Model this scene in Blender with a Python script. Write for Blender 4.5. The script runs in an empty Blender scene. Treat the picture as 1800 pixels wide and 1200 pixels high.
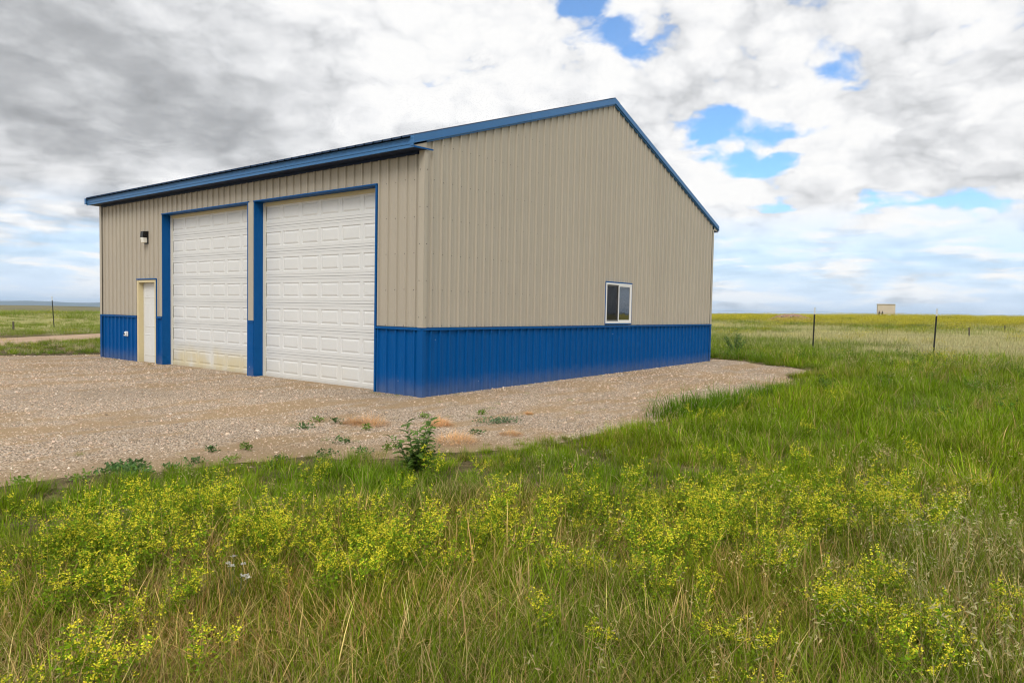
import bpy, math, random
import numpy as np
from mathutils import Vector, Matrix

random.seed(7)
RNG = np.random.default_rng(11)
scene = bpy.context.scene
COL = scene.collection
pi = math.pi

# ------------------------------------------------------------------ camera
CAM = Vector((-8.407, -8.412, 1.559))
cam_data = bpy.data.cameras.new("camera")
cam_data.sensor_width = 36.0
cam_data.lens = 36.0 * 1244.27 / 1800.0
cam_data.clip_start = 0.05
cam_data.clip_end = 80000.0
cam = bpy.data.objects.new("camera", cam_data)
COL.objects.link(cam)
_r = Vector((0.61348953, -0.78949188, 0.01825274))
_u = Vector((0.02447526, 0.04211113, 0.9988131))
_f = Vector((0.78932348, 0.61231464, -0.04515776))
cam.matrix_world = Matrix(((_r.x, _u.x, -_f.x, CAM.x), (_r.y, _u.y, -_f.y, CAM.y),
                           (_r.z, _u.z, -_f.z, CAM.z), (0, 0, 0, 1)))
scene.camera = cam

# ------------------------------------------------------------------ light and colour management
SUN_AZ = math.radians(-122.0)     # clockwise from +Y
SUN_EL = math.radians(47.0)
sun_dir = Vector((math.sin(SUN_AZ) * math.cos(SUN_EL), math.cos(SUN_AZ) * math.cos(SUN_EL), math.sin(SUN_EL)))
sd = bpy.data.lights.new("sun", 'SUN')
sd.energy = 1.4
sd.angle = math.radians(30.0)
sd.color = (1.0, 0.95, 0.88)
sun = bpy.data.objects.new("sun", sd)
COL.objects.link(sun)
sun.rotation_euler = sun_dir.to_track_quat('Z', 'Y').to_euler()
scene.view_settings.view_transform = 'Standard'
scene.view_settings.look = 'None'
scene.view_settings.exposure = 0.62
scene.view_settings.gamma = 1.0
scene.view_settings.use_curve_mapping = False
scene.cycles.max_bounces = 5
scene.cycles.diffuse_bounces = 2
scene.cycles.glossy_bounces = 3
scene.cycles.transmission_bounces = 4
scene.cycles.transparent_max_bounces = 6
scene.cycles.use_denoising = True
scene.cycles.denoising_prefilter = 'ACCURATE'
scene.cycles.pixel_filter_type = 'BLACKMAN_HARRIS'
scene.cycles.filter_width = 1.15
scene.cycles.use_adaptive_sampling = True
scene.cycles.adaptive_threshold = 0.015
scene.cycles.adaptive_min_samples = 8
scene.cycles.debug_use_spatial_splits = True
scene.cycles.caustics_reflective = False
scene.cycles.caustics_refractive = False


# ------------------------------------------------------------------ node helper
class NT:
    def __init__(self, tree):
        self.t = tree
        self.n = tree.nodes
        self.l = tree.links

    def node(self, kind, **props):
        nd = self.n.new(kind)
        for k, v in props.items():
            setattr(nd, k, v)
        return nd

    def put(self, sock, val):
        if isinstance(val, bpy.types.NodeSocket):
            self.l.new(val, sock)
        elif val is not None:
            try:
                sock.default_value = val
            except Exception:
                sock.default_value = (val, val, val)

    def math(self, op, a, b=None, c=None, clamp=False):
        nd = self.node('ShaderNodeMath', operation=op, use_clamp=clamp)
        self.put(nd.inputs[0], a)
        if b is not None: self.put(nd.inputs[1], b)
        if c is not None: self.put(nd.inputs[2], c)
        return nd.outputs[0]

    def vmath(self, op, a, b=None):
        nd = self.node('ShaderNodeVectorMath', operation=op)
        self.put(nd.inputs[0], a)
        if b is not None: self.put(nd.inputs[1], b)
        return nd.outputs['Value'] if op in ('DOT_PRODUCT', 'LENGTH', 'DISTANCE') else nd.outputs[0]

    def vscale(self, a, s):
        nd = self.node('ShaderNodeVectorMath', operation='SCALE')
        self.put(nd.inputs[0], a)
        self.put(nd.inputs['Scale'], s)
        return nd.outputs[0]

    def noise(self, vec, scale, detail=4, rough=0.5, dist=0.0, out='Fac', lac=2.0):
        nd = self.node('ShaderNodeTexNoise')
        if vec is not None: self.l.new(vec, nd.inputs['Vector'])
        self.put(nd.inputs['Scale'], scale)
        nd.inputs['Detail'].default_value = detail
        nd.inputs['Roughness'].default_value = rough
        nd.inputs['Lacunarity'].default_value = lac
        nd.inputs['Distortion'].default_value = dist
        return nd.outputs[out]

    def vor(self, vec, scale, feature='F1', out='Distance', rand=1.0):
        nd = self.node('ShaderNodeTexVoronoi', feature=feature)
        if vec is not None: self.l.new(vec, nd.inputs['Vector'])
        nd.inputs['Scale'].default_value = scale
        nd.inputs['Randomness'].default_value = rand
        return nd.outputs[out]

    def mapr(self, v, a, b, c=0.0, d=1.0, smooth=True):
        nd = self.node('ShaderNodeMapRange', interpolation_type='SMOOTHSTEP' if smooth else 'LINEAR')
        self.put(nd.inputs[0], v)
        for i, x in enumerate((a, b, c, d)): self.put(nd.inputs[i + 1], x)
        return nd.outputs[0]

    def mix(self, f, a, b, blend='MIX'):
        nd = self.node('ShaderNodeMix', data_type='RGBA', blend_type=blend)
        self.put(nd.inputs[0], f)
        for s, v in ((nd.inputs[6], a), (nd.inputs[7], b)):
            if isinstance(v, (tuple, list)) and len(v) == 3: v = (*v, 1.0)
            self.put(s, v)
        return nd.outputs[2]

    def ramp(self, f, stops):
        nd = self.node('ShaderNodeValToRGB')
        cr = nd.color_ramp
        while len(cr.elements) < len(stops): cr.elements.new(0.5)
        for e, (p, c) in zip(cr.elements, stops):
            e.position = p
            e.color = (*c, 1.0)
        self.put(nd.inputs[0], f)
        return nd.outputs[0]


# ------------------------------------------------------------------ world: sky with a broken cloud deck
world = bpy.data.worlds.new("World")
scene.world = world
world.cycles.sampling_method = 'MANUAL'
world.cycles.sample_map_resolution = 512
world.use_nodes = True
W_ = NT(world.node_tree)
W_.n.clear()
w_out = W_.node('ShaderNodeOutputWorld')
w_bg = W_.node('ShaderNodeBackground')
w_bg.inputs['Strength'].default_value = 0.1
W_.l.new(w_bg.outputs[0], w_out.inputs[0])
sky = W_.node('ShaderNodeTexSky', sky_type='NISHITA')
sky.sun_disc = False
sky.sun_elevation = SUN_EL
sky.sun_rotation = SUN_AZ
sky.altitude = 900.0
sky.air_density = 1.0
sky.dust_density = 0.6
sky.ozone_density = 2.0
tc = W_.node('ShaderNodeTexCoord')
Dv = tc.outputs['Generated']


def clouds():
    k = W_
    sep = k.node('ShaderNodeSeparateXYZ')
    k.l.new(Dv, sep.inputs[0])
    z = k.math('MAXIMUM', sep.outputs[2], 0.0)
    inv = k.math('DIVIDE', 1.0, k.math('ADD', z, 0.22))
    q = k.vscale(Dv, inv)                          # cloud-layer coordinates
    q = k.vmath('MULTIPLY', q, (1.0, 1.0, 1.5))
    wn = k.noise(q, 2.2, 3, 0.55, out='Color')
    wv = k.vmath('SUBTRACT', wn, (0.5, 0.5, 0.5))
    qw = k.vmath('ADD', q, k.vscale(wv, 0.30))
    big = k.noise(qw, 0.9, 2, 0.5)
    puff = k.noise(qw, 2.1, 9, 0.54)
    den = k.math('MULTIPLY_ADD', big, 0.55, k.math('MULTIPLY', puff, 0.65))

    # openings and heavy banks of this sky: (az deg, el deg, radius deg, amount, vertical squash)
    Dw = k.vmath('ADD', Dv, k.vscale(wv, 0.13))
    dq = k.vmath('MULTIPLY', k.vmath('ADD', Dv, k.vscale(wv, 0.05)), (1, 1, 1.7))
    dt = k.noise(dq, 30.0, 6, 0.62)
    vn = k.node('ShaderNodeTexVoronoi', feature='F1')
    k.l.new(k.vmath('ADD', dq, k.vscale(k.vmath('SUBTRACT', k.noise(dq, 22.0, 3, 0.6, out='Color'), (0.5, 0.5, 0.5)), 0.05)), vn.inputs['Vector'])
    vn.inputs['Scale'].default_value = 13.0
    vn.inputs['Detail'].default_value = 2.0
    vn.inputs['Roughness'].default_value = 0.55
    vn.normalize = True
    bump = k.math('SUBTRACT', 0.25, vn.outputs['Distance'])

    def lobe(az, el, ra, amt, sq=1.0):
        a, e = math.radians(az), math.radians(el)
        c = (math.sin(a) * math.cos(e), math.cos(a) * math.cos(e), math.sin(e))
        df = k.vmath('MULTIPLY', k.vmath('SUBTRACT', Dw, c), (1.0, 1.0, sq))
        return k.math('MULTIPLY', k.mapr(k.vmath('LENGTH', df), 0.0, math.radians(ra), 1.0, 0.0), amt)
    gap = 0.0
    for args in OPEN: gap = k.math('ADD', gap, lobe(*args))
    dark = 0.0
    for args in HEAVY: dark = k.math('ADD', dark, lobe(*args))
    calm = k.math('SUBTRACT', 1.0, k.math('MINIMUM', k.math('MULTIPLY', dark, 1.5), 0.72))
    cov = k.math('ADD', den, k.math('MULTIPLY_ADD', dark, 0.6, 0.30))
    cov = k.math('SUBTRACT', cov, gap)
    cov = k.math('ADD', cov, k.math('MULTIPLY', k.math('SUBTRACT', dt, 0.5), 0.26))
    cov = k.math('ADD', cov, k.math('MULTIPLY', bump, 1.1))
    mask = k.mapr(cov, 0.45, 0.68)
    low = k.mapr(z, 0.0, 0.15, 1.0, 0.0)
    veil = k.math('MULTIPLY', k.mapr(puff, 0.40, 0.70), k.math('MULTIPLY_ADD', low, 0.35, 0.12))
    mask = k.math('MAXIMUM', mask, veil)
    # flat broken decks seen edge-on near the horizon
    sv = k.vmath('MULTIPLY', k.vmath('ADD', Dv, k.vscale(wv, 0.02)), (5.0, 5.0, 30.0))
    st = k.noise(sv, 1.5, 7, 0.56)
    st_up = k.noise(k.vmath('ADD', sv, (0.0, 0.0, 0.33)), 1.5, 5, 0.54)
    strat = k.mapr(st, 0.44, 0.60)
    lowm = k.mapr(z, 0.06, 0.15, 1.0, 0.0)
    mask = k.mix(lowm, mask, k.math('MULTIPLY', k.math('MULTIPLY_ADD', strat, 0.70, 0.26), k.mapr(z, 0.0, 0.045, 0.45, 1.0)))
    # light from above and the left: compare with the density a little further up
    qu = k.vmath('ADD', qw, (-0.05, 0.06, 0.13))
    rel = k.math('SUBTRACT', puff, k.noise(qu, 2.1, 5, 0.52))
    lit = k.math('MULTIPLY_ADD', rel, 1.9, 1.0)
    lit = k.math('SUBTRACT', lit, k.math('MULTIPLY', k.mapr(den, 0.52, 0.80), 0.20))
    lit = k.math('ADD', lit, k.math('MULTIPLY', k.math('SUBTRACT', dt, 0.5), 0.22))
    lit = k.math('ADD', lit, k.math('MULTIPLY', lowm, k.math('MULTIPLY_ADD', k.math('SUBTRACT', st, st_up), 2.6, -0.04)))
    lit = k.math('ADD', lit, k.math('MULTIPLY', calm, k.math('MULTIPLY', bump, 1.9)))
    lit = k.math('SUBTRACT', lit, dark, clamp=True)
    ccol = k.ramp(lit, [(0.0, (2.2, 2.28, 2.38)), (0.3, (3.2, 3.28, 3.4)), (0.6, (4.8, 4.87, 5.0)),
                        (0.85, (6.0, 6.03, 6.1)), (1.0, (6.5, 6.48, 6.45))])
    blue = k.mix(1.0, sky.outputs[0], (SKYGAIN[0], SKYGAIN[1], SKYGAIN[2]), 'MULTIPLY')
    blue = k.mix(k.mapr(z, 0.0, 0.20, 0.95, 0.10), blue, (4.3, 5.2, 6.6))
    return k.mix(mask, blue, ccol)


SKYGAIN = (0.75, 1.08, 1.32)
OPEN = [(57.6, 23.0, 4.6, 0.34, 2.2), (59.6, 20.0, 3.6, 0.34, 1.7), (62.0, 18.8, 2.8, 0.28, 2.0),
        (68.2, 13.8, 5.6, 0.42, 2.6), (72.5, 14.2, 5.6, 0.40, 3.0), (76.8, 14.0, 4.5, 0.33, 3.0), (80.5, 12.8, 5.4, 0.36, 3.4), (70.5, 11.2, 4.8, 0.36, 1.7),
        (74.0, 11.6, 4.0, 0.26, 2.0), (71.5, 7.7, 5.0, 0.34, 2.8), (83.3, 8.2, 6.2, 0.38, 2.0), (79.5, 7.2, 4.0, 0.26, 2.6), (87.3, 5.2, 5.0, 0.32, 2.6),
        (76.0, 17.6, 3.2, 0.30, 1.4), (78.4, 16.4, 3.2, 0.30, 2.4), (84.7, 18.8, 4.2, 0.28, 1.4),
        (30, 45, 7, .5, 1.0), (-60, 40, 9, .5, 1.0), (150, 25, 9, .5, 1.6), (-140, 20, 9, .5, 1.8), (120, 50, 8, .5, 1.0)]
HEAVY = [(21, 14.5, 18, 0.58, 1.5), (34, 12, 14, 0.40, 2.0), (18, 6.5, 9, 0.16, 2.4), (84, 10.8, 4.0, 0.12, 1.5),
         (75, 8.5, 4.0, 0.15, 2.2), (-20, 25, 18, 0.3, 1.2), (-110, 18, 14, .3, 1.3), (170, 14, 12, .25, 1.4)]
W_.l.new(clouds(), w_bg.inputs['Color'])


# ------------------------------------------------------------------ object helpers
def tag(o, label=None, cat=None, group=None, kind=None):
    if label: o['label'] = label
    if cat: o['category'] = cat
    if group: o['group'] = group
    if kind: o['kind'] = kind
    return o


def link(o, parent=None):
    COL.objects.link(o)
    if parent is not None: o.parent = parent
    return o


def empty(name, loc=(0, 0, 0)):
    o = bpy.data.objects.new(name, None)
    o.location = loc
    o.empty_display_size = 0.2
    return link(o)


def mesh_of(name, v, f, mat=None, smooth=False):
    me = bpy.data.meshes.new(name)
    me.from_pydata([tuple(a) for a in v], [], [tuple(a) for a in f])
    if mat: me.materials.append(mat)
    if smooth:
        me.polygons.foreach_set('use_smooth', [True] * len(me.polygons))
    me.update()
    return me


class MB:
    def __init__(self):
        self.v, self.f = [], []

    def add(self, vs, fs):
        b = len(self.v)
        self.v += [tuple(a) for a in vs]
        self.f += [tuple(i + b for i in q) for q in fs]
        return self

    def box(self, x0, x1, y0, y1, z0, z1):
        return self.hexa([(x0, y0, z0), (x1, y0, z0), (x1, y1, z0), (x0, y1, z0),
                          (x0, y0, z1), (x1, y0, z1), (x1, y1, z1), (x0, y1, z1)])

    def hexa(self, p):
        return self.add(p, [(3, 2, 1, 0), (4, 5, 6, 7), (0, 1, 5, 4), (1, 2, 6, 5), (2, 3, 7, 6), (3, 0, 4, 7)])

    def quad(self, a, b, c, d):
        return self.add([a, b, c, d], [(0, 1, 2, 3)])

    def tube(self, a, b, ra, rb=None, n=6, caps=True):
        a, b = Vector(a), Vector(b)
        rb = ra if rb is None else rb
        d = (b - a).normalized()
        s = d.orthogonal().normalized()
        t = d.cross(s)
        vs = []
        for c, r in ((a, ra), (b, rb)):
            for i in range(n):
                an = 2 * pi * i / n
                vs.append(c + s * (math.cos(an) * r) + t * (math.sin(an) * r))
        fs = [(i, (i + 1) % n, n + (i + 1) % n, n + i) for i in range(n)]
        if caps: fs += [tuple(range(n - 1, -1, -1)), tuple(range(n, 2 * n))]
        return self.add(vs, fs)

    def build(self, name, mat, parent=None, smooth=False, bevel=0.0):
        o = bpy.data.objects.new(name, mesh_of(name, self.v, self.f, mat, smooth))
        link(o, parent)
        if bevel:
            m = o.modifiers.new('bevel', 'BEVEL')
            m.width = bevel
            m.segments = 2
            m.limit_method = 'ANGLE'
        return o


def pbox(name, mat, parent, *a, bevel=0.0):
    return MB().box(*a).build(name, mat, parent, bevel=bevel)


# ------------------------------------------------------------------ materials
def new_mat(name):
    m = bpy.data.materials.new(name)
    m.use_nodes = True
    k = NT(m.node_tree)
    k.n.clear()
    out = k.node('ShaderNodeOutputMaterial')
    return m, k, out


def principled(k, out, col, rough=0.5, spec=0.5, metal=0.0, bump=None, bstr=0.3, bdist=0.01, coat=0.0):
    b = k.node('ShaderNodeBsdfPrincipled')
    if isinstance(col, tuple) and len(col) == 3: col = (*col, 1)
    k.put(b.inputs['Base Color'], col)
    k.put(b.inputs['Roughness'], rough)
    k.put(b.inputs['Specular IOR Level'], spec)
    k.put(b.inputs['Metallic'], metal)
    k.put(b.inputs['Coat Weight'], coat)
    if bump is not None:
        bn = k.node('ShaderNodeBump')
        bn.inputs['Strength'].default_value = bstr
        bn.inputs['Distance'].default_value = bdist
        k.put(bn.inputs['Height'], bump)
        k.l.new(bn.outputs[0], b.inputs['Normal'])
    k.l.new(b.outputs[0], out.inputs[0])
    return b


def wpos(k):
    return k.node('ShaderNodeNewGeometry').outputs['Position']


def painted_steel(name, col, rough=0.42, var=0.10, spec=0.3, chips=0.0, dirt=0.0, chipcol=(0.55, 0.6, 0.66), dirtcol=(0.33, 0.27, 0.19)):
    m, k, out = new_mat(name)
    P = wpos(k)
    n = k.noise(P, 0.9, 4, 0.55)
    n2 = k.noise(k.vmath('MULTIPLY', P, (6.0, 6.0, 0.5)), 1.6, 4, 0.6)     # vertical weather streaks
    v = k.math('MULTIPLY_ADD', k.math('SUBTRACT', n, 0.5), var, 1.0)
    v = k.math('ADD', v, k.math('MULTIPLY', k.math('SUBTRACT', n2, 0.5), var * 0.8))
    v = k.math('ADD', v, k.math('MULTIPLY_ADD', k.node('ShaderNodeObjectInfo').outputs['Random'], 0.05, -0.025))
    c = k.mix(1.0, (*col, 1), k.node('ShaderNodeCombineColor').outputs[0], 'MULTIPLY')
    cc = c.node.inputs[7].links[0].from_node
    for i in range(3): k.put(cc.inputs[i], v)
    if chips:
        d = k.vor(k.vmath('MULTIPLY', P, (1.0, 1.0, 0.55)), 7.0)
        w = k.noise(P, 60, 2)
        keep = k.mapr(k.noise(P, 2.2, 2), 0.5, 0.62)
        s = k.mapr(k.math('MULTIPLY_ADD', w, 0.05, d), 0.055, 0.085, 1.0, 0.0)
        c = k.mix(k.math('MULTIPLY', k.math('MULTIPLY', s, keep), chips), c, chipcol)
    if dirt:
        sep = k.node('ShaderNodeSeparateXYZ')
        k.l.new(P, sep.inputs[0])
        h = k.mapr(k.math('MULTIPLY_ADD', k.noise(P, 5, 5, 0.6), -0.30, sep.outputs[2]), -0.15, 0.28, 1.0, 0.0)
        c = k.mix(k.math('MULTIPLY', h, dirt), c, dirtcol)
    r = k.math('MULTIPLY_ADD', n2, 0.16, rough - 0.08)
    oc = k.noise(P, 3.5, 3, 0.5)                                            # slight oil-canning of thin sheet
    principled(k, out, c, r, spec, bump=oc, bstr=0.12, bdist=0.02)
    return m


TAN = painted_steel('tan_painted_steel', (0.43, 0.385, 0.31), 0.5, 0.10)
TAN_TRIM = painted_steel('tan_trim_steel', (0.44, 0.395, 0.315), 0.5, 0.06)
BLUE = painted_steel('blue_painted_steel', (0.0005, 0.078, 0.275), 0.55, 0.18, 0.12, chips=0.6, dirt=0.22)
BLUE_TRIM = painted_steel('blue_trim_steel', (0.001, 0.082, 0.28), 0.5, 0.12, 0.15)
FASCIA = painted_steel('blue_fascia_steel', (0.05, 0.17, 0.38), 0.40, 0.14, 0.25)
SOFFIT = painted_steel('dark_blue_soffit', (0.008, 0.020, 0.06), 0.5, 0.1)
ROOF = painted_steel('dark_blue_roof_steel', (0.010, 0.035, 0.085), 0.4, 0.15)
WHITE_TRIM = painted_steel('cream_stop_moulding', (0.68, 0.655, 0.56), 0.5, 0.05)
CREAM = painted_steel('cream_primed_wood', (0.66, 0.56, 0.33), 0.55, 0.06, dirt=0.2)


def door_white(name, stain):
    m, k, out = new_mat(name)
    P = wpos(k)
    sep = k.node('ShaderNodeSeparateXYZ')
    k.l.new(P, sep.inputs[0])
    base = k.mix(k.noise(P, 1.2, 4, 0.6), (0.66, 0.665, 0.65), (0.73, 0.735, 0.72))
    h = k.math('MULTIPLY_ADD', k.noise(P, 1.1, 4, 0.6), 0.45, sep.outputs[2])
    s = k.mapr(h, 0.45, 0.90, 1.0, 0.0)
    y = k.math('MULTIPLY', s, k.mapr(k.noise(k.vmath('MULTIPLY', P, (1, 1.6, 0.8)), 1.3, 4, 0.6), 0.30, 0.62, 0.25, 1.0))
    c = k.mix(k.math('MULTIPLY', y, stain), base, (0.62, 0.52, 0.27))
    d = k.mapr(k.math('MULTIPLY_ADD', k.noise(P, 9, 4, 0.6), 0.10, sep.outputs[2]), 0.03, 0.20, 1.0, 0.0)
    c = k.mix(k.math('MULTIPLY', d, 0.30), c, (0.45, 0.38, 0.27))
    grain = k.noise(k.vmath('MULTIPLY', P, (1, 1, 8)), 40, 3, 0.6)
    principled(k, out, c, 0.42, 0.4, bump=grain, bstr=0.06, bdist=0.004)
    return m


DOOR_A = door_white('white_door_stained', 0.75)
DOOR_B = door_white('white_door_clean', 0.10)
WHITE = painted_steel('white_vinyl', (0.80, 0.80, 0.78), 0.35, 0.04)
BLACK = painted_steel('black_metal', (0.012, 0.012, 0.013), 0.4, 0.1)


def simple(name, col, rough=0.6, spec=0.4, var=0.15, scale=8.0, bstr=0.2, bdist=0.01):
    m, k, out = new_mat(name)
    P = wpos(k)
    n = k.noise(P, scale, 5, 0.6)
    c = k.mix(n, tuple(max(0, a * (1 - var)) for a in col), tuple(min(1, a * (1 + var)) for a in col))
    principled(k, out, c, rough, spec, bump=n, bstr=bstr, bdist=bdist)
    return m


CONCRETE = simple('concrete', (0.52, 0.47, 0.37), 0.85, 0.2, 0.25, 6.0)
SCREW = simple('screw_zinc', (0.13, 0.125, 0.12), 0.5, 0.4)
SHED_TAN = simple('tan_sheet', (0.58, 0.50, 0.39), 0.6, 0.3, 0.08, 1.0, 0.05)
SHED_DARK = simple('dark_frame', (0.05, 0.045, 0.05), 0.7)
POST = simple('dark_green_steel', (0.014, 0.017, 0.016), 0.55)
POST_TIP = simple('white_post_paint', (0.62, 0.63, 0.62), 0.55)
WIRE = simple('galvanised_wire', (0.14, 0.14, 0.15), 0.45, 0.5)
OLDWOOD = simple('weathered_wood', (0.10, 0.085, 0.065), 0.9)
INTERIOR = simple('interior_dark', (0.06, 0.055, 0.05), 0.8)

m, k, out = new_mat('window_glass')
fr = k.node('ShaderNodeFresnel'); fr.inputs[0].default_value = 1.52
gl = k.node('ShaderNodeBsdfGlossy'); gl.inputs['Roughness'].default_value = 0.01
wob = k.node('ShaderNodeBump'); wob.inputs['Strength'].default_value = 0.06; wob.inputs['Distance'].default_value = 0.02
k.l.new(k.noise(wpos(k), 3.0, 2), wob.inputs['Height']); k.l.new(wob.outputs[0], gl.inputs['Normal'])
tr = k.node('ShaderNodeBsdfTransparent'); tr.inputs[0].default_value = (0.75, 0.80, 0.78, 1)
mx = k.node('ShaderNodeMixShader')
k.l.new(k.math('MULTIPLY_ADD', fr.outputs[0], 1.6, 0.10, clamp=True), mx.inputs[0])
k.l.new(tr.outputs[0], mx.inputs[1]); k.l.new(gl.outputs[0], mx.inputs[2]); k.l.new(mx.outputs[0], out.inputs[0])
GLASS = m
m, k, out = new_mat('insect_screen')
df = k.node('ShaderNodeBsdfDiffuse'); df.inputs[0].default_value = (0.03, 0.03, 0.032, 1)
tr = k.node('ShaderNodeBsdfTransparent')
mx = k.node('ShaderNodeMixShader'); mx.inputs[0].default_value = 0.55
k.l.new(tr.outputs[0], mx.inputs[1]); k.l.new(df.outputs[0], mx.inputs[2]); k.l.new(mx.outputs[0], out.inputs[0])
SCREEN = m
m, k, out = new_mat('frosted_lens')
principled(k, out, (0.82, 0.80, 0.72), 0.3, 0.5)
LENS = m


# ground materials ---------------------------------------------------
def ground_material():
    m, k, out = new_mat('prairie_ground')
    P = wpos(k)
    sep = k.node('ShaderNodeSeparateXYZ')
    k.l.new(P, sep.inputs[0])
    flat = k.vmath('MULTIPLY', P, (1, 1, 0))
    r = k.vmath('LENGTH', flat)
    fine = k.noise(P, 9.0, 8, 0.65)
    near = k.ramp(fine, [(0.25, (0.04, 0.030, 0.014)), (0.45, (0.085, 0.066, 0.031)), (0.6, (0.15, 0.115, 0.058)), (0.8, (0.25, 0.20, 0.11))])
    # the open prairie beyond: pale seeding grass, sage tones, yellow sweet clover
    far_n = k.noise(k.vmath('MULTIPLY', flat, (1.0, 0.45, 1)), 0.06, 8, 0.62)
    mid_n = k.noise(flat, 0.55, 8, 0.68)
    grass = k.ramp(k.math('MULTIPLY_ADD', mid_n, 0.6, k.math('MULTIPLY', far_n, 0.4)),
                   [(0.30, (0.17, 0.19, 0.045)), (0.46, (0.30, 0.29, 0.10)), (0.58, (0.42, 0.38, 0.17)), (0.75, (0.52, 0.47, 0.27))])
    # sweet clover belt on the rise to the east
    xb = k.math('MULTIPLY_ADD', k.noise(flat, 0.05, 5, 0.6), 40.0, sep.outputs[0])
    belt = k.mapr(xb, 62.0, 88.0)
    clover = k.ramp(mid_n, [(0.3, (0.17, 0.18, 0.012)), (0.5, (0.32, 0.29, 0.018)), (0.7, (0.45, 0.38, 0.03))])
    grass = k.mix(k.math('MULTIPLY', belt, 0.38), grass, clover)
    # dry grey-green range far to the north
    rng_n = k.noise(k.vmath('MULTIPLY', flat, (0.5, 1.0, 1)), 0.006, 6, 0.6)
    rangec = k.ramp(rng_n, [(0.35, (0.105, 0.115, 0.060)), (0.5, (0.21, 0.19, 0.105)), (0.65, (0.15, 0.145, 0.075))])
    grass = k.mix(k.mapr(sep.outputs[1], 70.0, 260.0), grass, rangec)
    c = k.mix(k.mapr(r, 24.0, 40.0), near, grass)
    principled(k, out, c, 0.95, 0.1, bump=fine, bstr=0.5, bdist=0.05)
    return m


def gravel_material():
    m, k, out = new_mat('gravel')
    P = wpos(k)
    flat = k.vmath('MULTIPLY', P, (1, 1, 0))
    cell = k.vor(flat, 58.0, out='Color')
    dist = k.vor(flat, 58.0)
    sc = k.node('ShaderNodeSeparateColor')
    k.l.new(cell, sc.inputs[0])
    st = k.ramp(sc.outputs[0], [(0.0, (0.24, 0.175, 0.12)), (0.25, (0.42, 0.315, 0.22)), (0.5, (0.52, 0.405, 0.29)),
                                (0.75, (0.58, 0.46, 0.35)), (1.0, (0.70, 0.61, 0.50))])
    st = k.mix(k.mapr(dist, 0.35, 0.75), st, (0.15, 0.115, 0.08))
    # fines and tyre-packed dirt
    rotm = k.node('ShaderNodeMapping')
    rotm.inputs['Rotation'].default_value = (0, 0, math.radians(28))
    rotm.inputs['Scale'].default_value = (0.16, 1.0, 1)
    k.l.new(flat, rotm.inputs['Vector'])
    tr_ = k.noise(rotm.outputs[0], 1.25, 5, 0.6, 0.25)                 # wheel tracks toward the road
    big = k.math('MULTIPLY_ADD', tr_, 0.6, k.math('MULTIPLY', k.noise(flat, 0.8, 6, 0.62, 0.4), 0.4))
    fin = k.ramp(k.noise(flat, 30, 5, 0.7), [(0.3, (0.22, 0.15, 0.08)), (0.7, (0.40, 0.285, 0.165))])
    ed = k.node('ShaderNodeAttribute'); ed.attribute_name = 'edge'
    sx = k.node('ShaderNodeSeparateXYZ'); k.l.new(P, sx.inputs[0])
    soil = k.math('MULTIPLY', k.mapr(k.math('MULTIPLY_ADD', k.noise(flat, 1.6, 5, 0.65), 1.6, ed.outputs['Fac']), 0.9, 2.1, 1.0, 0.0),
                  k.mapr(sx.outputs[0], -2.6, -0.8, 1.0, 0.0))
    fac = k.math('MAXIMUM', k.math('MULTIPLY', k.mapr(big, 0.48, 0.56), 0.92), k.math('MULTIPLY', soil, 0.9))
    fin = k.mix(k.math('MULTIPLY', soil, 0.6), fin, (0.24, 0.17, 0.095))
    c = k.mix(fac, st, fin)
    v = k.mapr(k.noise(flat, 0.35, 4, 0.6), 0.3, 0.7, 1.03, 1.32, smooth=False)
    cc = k.node('ShaderNodeCombineColor')
    for i in range(3): k.put(cc.inputs[i], v)
    c = k.mix(1.0, c, cc.outputs[0], 'MULTIPLY')
    h = k.math('SUBTRACT', k.math('MULTIPLY', sc.outputs[1], 0.6), dist)
    principled(k, out, c, 0.9, 0.15, bump=h, bstr=0.8, bdist=0.012)
    return m


def dirt_material():
    m, k, out = new_mat('dirt_track')
    P = wpos(k)
    n = k.noise(k.vmath('MULTIPLY', P, (0.6, 1.3, 1)), 1.2, 8, 0.68)
    c = k.ramp(n, [(0.3, (0.30, 0.20, 0.12)), (0.5, (0.44, 0.31, 0.21)), (0.7, (0.52, 0.40, 0.29))])
    principled(k, out, c, 0.95, 0.1, bump=n, bstr=0.6, bdist=0.05)
    return m


def hill_material():
    m, k, out = new_mat('far_hill_slopes')
    n = k.noise(wpos(k), 0.0006, 6, 0.6)
    c = k.ramp(n, [(0.3, (0.055, 0.075, 0.070)), (0.7, (0.12, 0.13, 0.10))])
    principled(k, out, c, 0.95, 0.1)
    return m


GROUND, GRAVEL, DIRT, HILL = ground_material(), gravel_material(), dirt_material(), hill_material()


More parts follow.
